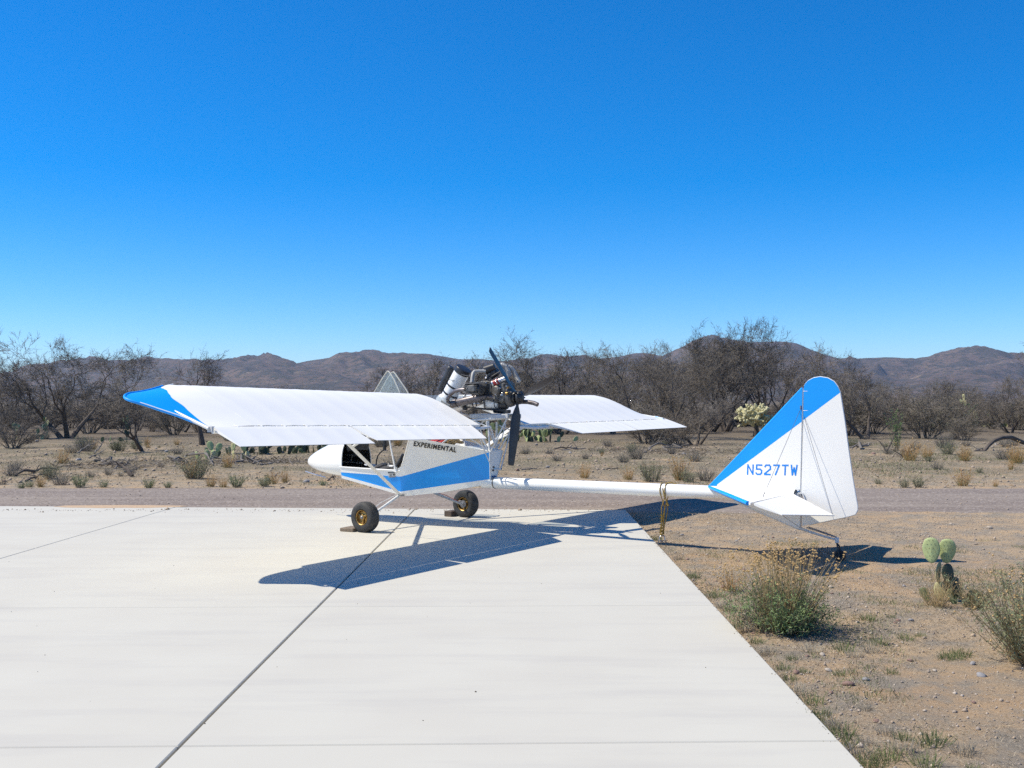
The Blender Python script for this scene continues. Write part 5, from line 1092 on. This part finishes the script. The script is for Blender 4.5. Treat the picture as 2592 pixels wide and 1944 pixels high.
for i, (p, q, r, lab) in enumerate(FALL):
    r *= .62
    a, c = G(*p), G(*q); a.z, c.z = gz(a.x, a.y) + r * .4, gz(c.x, c.y) + r * .5
    if lab and 'raised' in lab: c.z += .22; c.y = a.y + .4
    if p[1] - q[1] > 20 and not lab: c.y = a.y + .6; c.x = at(q[0], c.y); c.z = max(.1, zt(q[1], c.y))
    n = 7; pts = []; wv = (c - a).length * .045
    for k in range(n + 1):
        v = a.lerp(c, k / n) + (Vector((rng.gauss(0, wv), rng.gauss(0, wv), abs(rng.gauss(0, wv * .6)))) if 0 < k < n else Vector()); pts.append(v)
    b = MB(); b.tube(pts, [r * lerp(1, .45, k / n) * rng.uniform(.85, 1.1) for k in range(n + 1)], 6)
    for k in range(3):
        i0 = rng.randint(2, n - 1); d = Vector((rng.gauss(0, 1), rng.gauss(0, 1), abs(rng.gauss(.2, .5)))).normalized(); l = rng.uniform(.15, .45)
        b.tube([pts[i0], pts[i0] + d * l * .5, pts[i0] + d * l + Vector((0, 0, -.03))], [r * .4, r * .28, r * .12], 5)
    o = b.build('fallen_branch', 'bark' if i in (0, 1, 2, 3, 20, 22, 24) else 'twig_pale')
    for v in o.data.vertices: v.co -= a
    o.location = a
    left = p[0] < 430; mid = 430 <= p[0] < 900
    tag(o, lab or ('grey dead branch in the lopped heap beneath the forked dark mesquite' if left else 'grey weathered branch in the long woodpile before the prickly pear' if mid else 'grey fallen branch lying on the clearing right of the engine'), 'branch', None if lab else ('branches of the lopped heap' if left else 'branches of the woodpile' if mid else 'branches on the clearing'))

# ---- cacti
def pad_mesh(seed, spines=True):
    rng = random.Random(seed); b = MB(); nu, nv = 20, 8; rows = []
    for j in range(nv + 1):
        ph = math.pi * j / nv - math.pi / 2; row = []
        for i in range(nu + 1):
            a = 2 * math.pi * i / nu; w = .5 * (1 + .12 * math.sin(a)) * (1 - .22 * max(0, -math.sin(a)) ** 2)
            wb = 1 + .05 * noise.noise((math.cos(a) * 2, math.sin(a) * 2, seed)); cp = math.cos(ph) ** .28; row.append((w * .64 * wb * math.copysign(abs(math.cos(a)) ** .94, math.cos(a)) * cp, .042 * math.sin(ph) + .05 * math.cos(a) ** 2 * cp, .5 + .5 * wb * math.copysign(abs(math.sin(a)) ** .96, math.sin(a)) * cp))
        rows.append(row)
    b.grid(rows); return b.mesh('pad')
def spine_mesh(seed):
    rng = random.Random(seed); b = MB()
    for s in (-1, 1):
        for i in range(5):
            for j in range(6):
                x, z = (i - 2) * .14 + (j % 2) * .07, .14 + j * .15
                if (x / .29) ** 2 + ((z - .5) / .48) ** 2 > .85: continue
                c = Vector((x, s * .040 + .05 * (x / .4) ** 2 * .8, z)); vs = [c + Vector(q) * .016 for q in ((1, 0, 0), (0, 0, 1), (-1, 0, 0), (0, 0, -1), (0, s * 1.3, 0))]; b.add(vs, [(0, 1, 4), (1, 2, 4), (2, 3, 4), (3, 0, 4)])
    for i in range(18):
        a = math.pi * i / 17; c = Vector((.325 * math.cos(a), .045 * math.cos(a) ** 2, .5 + .5 * math.sin(a))); d = Vector((math.cos(a), 0, math.sin(a))); b.tube([c - d * .02, c + d * .03], [.012, .003], 4)
    return b.mesh('spines')
PAD, SPI = pad_mesh(1), spine_mesh(1)
M['pad_pale'] = mat('sunlit_pale_green_pad', (.34, .41, .19), .65, (.40, .44, .19), 4, bump=.2, bscale=20); M['pad_green'] = mat('dull_green_pad', (.115, .155, .060), .65, (.15, .185, .08), 4, bump=.2, bscale=20); M['pad_dark'] = mat('shaded_dark_green_pad', (.036, .052, .027), .6, (.05, .066, .035), 4, bump=.2, bscale=20)  # pale and dark pads carry sun and shade in their base colours
M['pad_yellow'] = mat('yellowing_pad', (.52, .48, .25), .7, (.40, .38, .18), 4); M['spine'] = mat('brown_areole', (.06, .045, .03), .9, (.09, .065, .04), 9)
PADS = {k: PAD.copy() for k in ('pad_pale', 'pad_green', 'pad_dark', 'pad_yellow')}
def pad(parent, p, size, rz, tilt, m, roll=0., spines=False):
    o = obj('pad', PADS[m], m, parent); o.location = p; o.scale = (size, size, size); o.rotation_euler = (tilt, roll, rz)
    if spines: obj('spines', SPI, 'spine', o, smooth=False)['kind'] = 'stuff'
    return o
g = G(2385, 1516); Yc = g.y
cac = empty('prickly_pear', (g.x, g.y, gz(g.x, g.y)), 0, 'prickly pear with two big pale pads standing above dark lower pads', 'cactus')
def cpos(px, py, dy=0): return Vector((at(px, Yc + dy) - g.x, dy, zt(py, Yc + dy) - gz(g.x, g.y)))
pad(cac, cpos(2359, 1426), .205, R(-24), R(-5), 'pad_pale', R(-3), True); pad(cac, cpos(2395, 1426, .02), .200, R(-24), R(5), 'pad_pale', R(4), True)
pad(cac, cpos(2406, 1481, -.02), .170, R(16), R(-8), 'pad_dark', R(-5), True); pad(cac, cpos(2432, 1516, -.04), .180, R(30), R(-8), 'pad_dark', R(-16), True); pad(cac, cpos(2376, 1476, .06), .175, R(50), R(4), 'pad_yellow', R(-4), True); pad(cac, cpos(2378, 1520, .05), .15, R(-35), R(-4), 'pad_yellow', R(0), True); pad(cac, cpos(2398, 1506, .05), .16, R(10), R(2), 'pad_dark', R(10), True)
pad(cac, cpos(2452, 1532, .0), .14, R(-15), R(6), 'pad_dark', R(22), True); pad(cac, cpos(2420, 1530, -.05), .13, R(8), R(-12), 'pad_green', R(-20), True); pad(cac, cpos(2352, 1522, .02), .12, R(-40), R(6), 'pad_green', R(-30), True)
def pear(px, py, n, wid, h, seed, label, cols=('pad_green', 'pad_dark', 'pad_green', 'pad_pale'), group=None, sz=(.22, .30)):
    g = G(px, py); r_ = random.Random(seed); o = empty('prickly_pear', (g.x, g.y, gz(g.x, g.y)), 0, label, 'cactus', group)
    tips = []
    for k in range(n):
        s = r_.uniform(*sz)
        if k < max(3, n // 4) or not tips: p, rz, ro = Vector((r_.gauss(0, wid * .34), r_.gauss(0, wid * .2), -.03)), r_.uniform(-1.3, 1.3), r_.gauss(0, .45)
        else:
            p0, z0, s0, ro0 = r_.choice(tips); f = r_.uniform(-.8, .8); p = p0 + Vector((math.sin(ro0 + f * .7) * s0 * .92 * math.cos(z0), math.sin(ro0 + f * .7) * s0 * .92 * math.sin(z0), math.cos(ro0 + f * .7) * s0 * .92)); rz, ro = z0 + r_.gauss(0, .6), max(-1.1, min(1.1, ro0 * .5 + f))
            if p.z > h * .85: p, rz, ro = Vector((r_.gauss(0, wid * .34), r_.gauss(0, wid * .2), -.03)), r_.uniform(-1.3, 1.3), r_.gauss(0, .45)
        pad(o, p, s, rz, r_.gauss(0, .12), r_.choice(cols), ro); tips.append((p, rz, s, ro))
    return o
pear(655, 1150, 60, 2.8, .55, 5, 'broad dark green prickly pear mound below the wing', ('pad_dark',), sz=(.22, .30))
pear(790, 1146, 30, 1.8, .5, 6, 'prickly pear clump beside the nose cone', ('pad_dark', 'pad_dark', 'pad_green'), sz=(.2, .28))
pear(521, 1160, 7, .7, .45, 7, 'few pale prickly pear pads leaning on the grey log', ('pad_pale', 'pad_yellow', 'pad_pale'))
pear(610, 1160, 7, .7, .5, 17, 'yellowing fallen prickly pear pads at the front of the dark mound', ('pad_yellow', 'pad_pale', 'pad_yellow'))
pear(1385, 1118, 50, 2.4, 1.3, 8, 'prickly pear clump behind the propeller blade', ('pad_green', 'pad_dark', 'pad_pale'), sz=(.24, .32))
pear(1300, 1118, 46, 2.2, 1.5, 9, 'prickly pear and dead pads seen through the engine truss', ('pad_green', 'pad_dark', 'pad_yellow'), sz=(.24, .32))
pear(2480, 1080, 64, 4.4, 2.1, 10, 'yellowing prickly pear thicket far behind the arching limb', ('pad_yellow', 'pad_green', 'pad_pale'), sz=(.30, .40))
pear(2560, 1082, 40, 3.2, 1.6, 11, 'smaller yellow-green prickly pear next to the yellowing cactus thicket', ('pad_yellow', 'pad_green'), sz=(.28, .38))
pear(105, 1112, 18, 2.6, 1.0, 12, 'pale prickly pear pads half hidden under the widest mesquite', ('pad_pale', 'pad_yellow', 'pad_green'), sz=(.22, .3)); pear(300, 1118, 14, 2.0, .9, 13, 'olive prickly pear between the two dark mesquite trunks', ('pad_green', 'pad_dark'), sz=(.22, .3))
# cholla
def cholla(px, py, h, wid, label):
    g = G(px, py); r_ = random.Random(6); b = MB(); tr = MB(); o = empty('cholla', (g.x, g.y, gz(g.x, g.y)), 0, label, 'cactus')
    tr.tube([(0, 0, -.05), (.05, 0, .3), (-.02, .03, h * .42)], [.13, .11, .09], 10)
    def joint(p, d, l, r, lv):
        d = d.normalized(); q = p + d * l; b.tube([p, p + d * l * .12, p + d * l * .5, p + d * l * .9, q], [r * .7, r, r * 1.05, r * .95, r * .4], 8)
        if lv <= 0: return
        for k in range(r_.choice((2, 3, 3))):
            nd = d + Vector((r_.gauss(0, .75), r_.gauss(0, .75), r_.gauss(.12, .5))); joint(p + d * l * r_.uniform(.7, 1), nd, l * r_.uniform(.7, .95), r * r_.uniform(.85, 1), lv - 1)
    for k in range(9):
        a = 6.283 * k / 9; joint(Vector((-.02, .03, h * (.30 + .13 * (k % 2)))), Vector((math.cos(a) * wid * .6, math.sin(a) * wid * .5, .55 + .3 * (k % 3))), h * .24, .062, 3)
    zs = [v[2] for v in b.v]; 
    tr.build('trunk', 'bark', o); b.build('joints', 'cholla', o)
    return o
def cholla_mat():
    m = mat('straw_spined_cholla', (.62, .57, .34), .9, (.40, .37, .19), 22, detail=3, bump=1.0, bscale=40); return m
M['cholla'] = cholla_mat()
cholla(1912, 1106, 1.5, 1.9, 'straw-yellow jointed cholla cactus standing between the bare trees and the fin')

# ---- stones
def rock_mesh(seed):
    r_ = random.Random(seed); b = MB(); rows = []
    for j in range(6):
        ph = math.pi * j / 5 - math.pi / 2; rows.append([Vector((math.cos(a) * math.cos(ph), math.sin(a) * math.cos(ph) * .8, math.sin(ph) * .6)) for a in [2 * math.pi * i / 9 for i in range(10)]])
    for row in rows:
        for i, p in enumerate(row): k = 1 + .35 * noise.noise(p * 1.7 + Vector((seed, 0, 0))); row[i] = p * k
    b.grid(rows); me = b.mesh('stone'); return me
RK = [rock_mesh(i) for i in range(5)]
M['stone_grey'] = mat('grey_stone', (.26, .25, .25), .9, (.34, .32, .31), 30, bump=.5, bscale=60); M['stone_red'] = mat('reddish_stone', (.30, .19, .15), .9, (.22, .14, .11), 30, bump=.5, bscale=60); M['stone_pale'] = mat('pale_quartz_stone', (.46, .39, .31), .85, (.38, .32, .26), 30, bump=.4, bscale=60)
RKM = {(i, m): RK[i].copy() for i in range(5) for m in ('stone_grey', 'stone_red', 'stone_pale')}
def stone(px, py, s, m, label=None, group=None):
    g = G(px, py); o = obj('stone', RKM[(rng.randrange(5), m)], m, ang=70); o.location = (g.x, g.y, gz(g.x, g.y) + s * .25); o.scale = (s, s, s * rng.uniform(.7, 1)); o.rotation_euler = (rng.uniform(-.3, .3), rng.uniform(-.3, .3), rng.uniform(0, 6.28)); return tag(o, label, 'stone', group)
stone(2505, 1333, .040, 'stone_pale', 'single pale stone lying on bare dirt above the cactus'); stone(2483, 1702, .030, 'stone_grey', 'flat blue-grey stone on the bare dirt below the tall sage bush'); stone(2462, 1672, .022, 'stone_grey', 'small dark grey stone above the flat blue-grey stone'); stone(2465, 1767, .014, 'stone_red', 'small brick-red stone alone on the bare dirt')
stone(2148, 1725, .034, 'stone_red', 'largest reddish stone among the litter beside the slab edge'); stone(2192, 1712, .022, 'stone_grey', 'grey stone next to the largest reddish stone')
SL = {'stone_grey': ('small grey stone on the dirt right of the slab', 'grey stones right of the slab'), 'stone_red': ('small reddish stone on the dirt right of the slab', 'reddish stones right of the slab'), 'stone_pale': ('small pale stone on the dirt right of the slab', 'pale stones right of the slab')}
for k in range(60):
    Y = rng.uniform(4.2, 14); xe = 1.42 + (Y - 4.3) * .02; x = xe + .12 + abs(rng.gauss(0, 1.2)); m = rng.choice(('stone_grey', 'stone_red', 'stone_pale', 'stone_red'))
    px, py = CX + FPX * x / Y, HY + FPX * CAMH / Y; stone(px, py, rng.uniform(.010, .024), m, *SL[m])
for k in range(40):
    Y = rng.uniform(19.6, 40); px = rng.uniform(-20, 2600); m = rng.choice(('stone_grey', 'stone_red')); stone(px, HY + FPX * CAMH / Y, rng.uniform(.03, .08), m, 'dark stone lying on the clearing across the road', 'stones across the road')

# ---- ground cover nobody could count: litter, blades, gravel
g_ = np.random.RandomState(4)
def field(n, xr, yr, dens):
    x = g_.uniform(*xr, n); y = g_.uniform(*yr, n); keep = np.array([dens(a, b) > c for a, b, c in zip(x, y, g_.uniform(0, 1, n))]); x, y = x[keep], y[keep]; return x, y, np.array([gz(a, b) for a, b in zip(x, y)])
def edge_x(y): return isect(cR, (0, y, 1, 0)).x
def blades(name, x, y, z, ln, wd, m, flat=.5, label=None, up=0.0):
    n = len(x); a = g_.uniform(0, 6.283, n); tilt = np.abs(g_.normal(flat, .3, n)).clip(.02, 1.53); l = ln * g_.uniform(.4, 1.3, n); w = wd * g_.uniform(.6, 1.4, n)
    d = np.stack([np.cos(a) * np.sin(tilt), np.sin(a) * np.sin(tilt), np.cos(tilt)], 1); e = np.stack([-np.sin(a), np.cos(a), g_.normal(0, .4, n)], 1); p = np.stack([x, y, z + up - .002], 1)
    mid = p + d * (l * .55)[:, None] + np.array([0, 0, .0]) ; tip = p + d * l[:, None] + np.stack([np.cos(a), np.sin(a), -.5 * np.ones(n)], 1) * (l * .10)[:, None]
    V = np.stack([p - e * w[:, None] * .5, p + e * w[:, None] * .5, mid + e * w[:, None] * .45, tip, mid - e * w[:, None] * .45], 1).reshape(-1, 3); Q = np.arange(5 * n).reshape(n, 5)
    o = obj(name, npmesh(name, V, Q), m, smooth=False); tag(o, label, 'ground cover', kind='stuff'); return o
def dn(x, y, s, o, lo, hi): return sstep(lo, hi, noise.noise((x * s, y * s, o)) + .5 * noise.noise((x * s * 3, y * s * 3, o + 3)))
def right_of(x, y): return x > edge_x(y) + .015
litm = lambda x, y: 0 if not right_of(x, y) or y > 14.9 else min(1, .10 + .9 * dn(x, y, .8, 2, -.25, .3) * sstep(3.0, -.2, (x - edge_x(y)) - 1.2) + .6 * sstep(.55, .0, x - edge_x(y)))
x, y, z = field(340000, (1.3, 8), (3.6, 14.9), litm); blades('dry_litter', x, y, z, .034, .0014, 'litter', 1.38, 'grey straw litter strewn over the dirt right of the slab')
grm = lambda x, y: 0 if not right_of(x, y) or y > 12 else dn(x, y, 1.1, 11, .08, .45) * .85 + .22 * sstep(.3, 0, x - edge_x(y))
x, y, z = field(110000, (1.3, 7), (3.6, 12), grm); blades('green_grass', x, y, z, .032, .0022, 'grass_green', .45, 'thin green grass sprouting in patches right of the slab')
farm = lambda x, y: min(1, .25 + dn(x, y, .35, 21, -.1, .4)) * (.35 if y > 30 else 1)
x, y, z = field(140000, (-16, 18), (19.1, 44), farm); blades('clearing_litter', x, y, z, .09, .005, 'litter', 1.25, 'straw and twig litter covering the clearing across the road')
wood = lambda x, y: sstep(1, .2, math.hypot((x - at(285, 24.5)) / 2.0, (y - 24.5) / 1.5)) + sstep(1, .2, math.hypot((x - at(610, 26.5)) / 3.2, (y - 26.5) / 1.6)) + .5 * sstep(1, .2, math.hypot((x - at(1690, 32)) / 4, (y - 32) / 3))
x, y, z = field(40000, (-14, 9), (20, 36), wood); blades('twig_litter', x, y, z, .22, .010, 'twig_pale', 1.3, 'grey broken twigs strewn round the wood heaps across the road', up=.02)
farg = lambda x, y: dn(x, y, .28, 31, .1, .5) * .9
x, y, z = field(100000, (-16, 18), (19.4, 44), farg); blades('clearing_grass', x, y, z, .07, .006, 'grass_green', .6, 'thin green growth in patches on the clearing across the road')
def gravel(name, x, y, z, s, m, label):
    n = len(x); base = np.array([(1, 0, 0), (0, 1, 0), (-1, 0, 0), (0, -1, 0), (0, 0, .8), (0, 0, -.8)]); a = g_.uniform(0, 6.283, n); sz = s * g_.lognormal(0, .5, n)
    ca, sa = np.cos(a), np.sin(a); j = g_.uniform(.6, 1.3, (n, 6, 3)); B = base[None] * j; X = B[..., 0] * ca[:, None] - B[..., 1] * sa[:, None]; Yv = B[..., 0] * sa[:, None] + B[..., 1] * ca[:, None]
    V = np.stack([x[:, None] + X * sz[:, None], y[:, None] + Yv * sz[:, None], z[:, None] + (B[..., 2] + .2) * sz[:, None]], -1).reshape(-1, 3)
    T = np.array([(0, 1, 4), (1, 2, 4), (2, 3, 4), (3, 0, 4), (1, 0, 5), (2, 1, 5), (3, 2, 5), (0, 3, 5)]); Q = (np.arange(n)[:, None, None] * 6 + T[None]).reshape(-1, 3)
    o = obj(name, npmesh(name, V, Q), m, smooth=False); tag(o, label, 'gravel', kind='stuff'); return o
M['pebble'] = mat('mixed_pebbles', (.42, .32, .22), .9, (.33, .25, .18), 2, island=(.25, .21, .18)); M['pebble_pale'] = mat('pale_pebbles', (.52, .44, .35), .9, (.45, .36, .27), 2, island=(.36, .31, .27))
pm = lambda x, y: 0 if not right_of(x, y) or y > 15 else .35 + .65 * dn(x, y, .7, 41, -.3, .3)
x, y, z = field(60000, (1.3, 8), (3.6, 15), pm); gravel('gravel', x, y, z, .0042, 'pebble', 'fine mixed gravel on the dirt right of the slab'); x, y, z = field(24000, (1.3, 8), (3.6, 15), pm); gravel('pale_gravel', x, y, z, .0042, 'pebble_pale', 'pale grit scattered on the dirt right of the slab')
x, y, z = field(16000, (-16, 18), (19.0, 40), lambda x, y: .7); gravel('clearing_gravel', x, y, z, .016, 'pebble', 'coarse gravel and clods over the clearing across the road')
x, y, z = field(2600, (-9, 9), (15.15, 19), lambda x, y: .7); gravel('road_grit', x, y, -.016 + 0 * z, .006, 'pebble', 'loose grit lying on the road')
x = g_.uniform(-7.5, 1.45, 420); y = 15.15 - np.abs(g_.normal(0, .22, 420)); gravel('slab_grit', x, y, np.zeros(420) + .001, .006, 'pebble', 'grit scattered along the back edge of the slab')
x = g_.uniform(-5, 1.4, 60); y = g_.uniform(5, 15, 60); gravel('slab_specks', x, y, np.zeros(60) + .001, .003, 'wood_dark', 'dark specks of debris on the concrete')
ye = g_.uniform(4.0, 15.0, 900); x = np.array([edge_x(v) for v in ye]) + g_.normal(.02, .025, 900); gravel('edge_grit', x, ye, np.where(x < np.array([edge_x(v) for v in ye]), .001, -.015), .0030, 'pebble', 'grit spilled over the right edge of the slab')
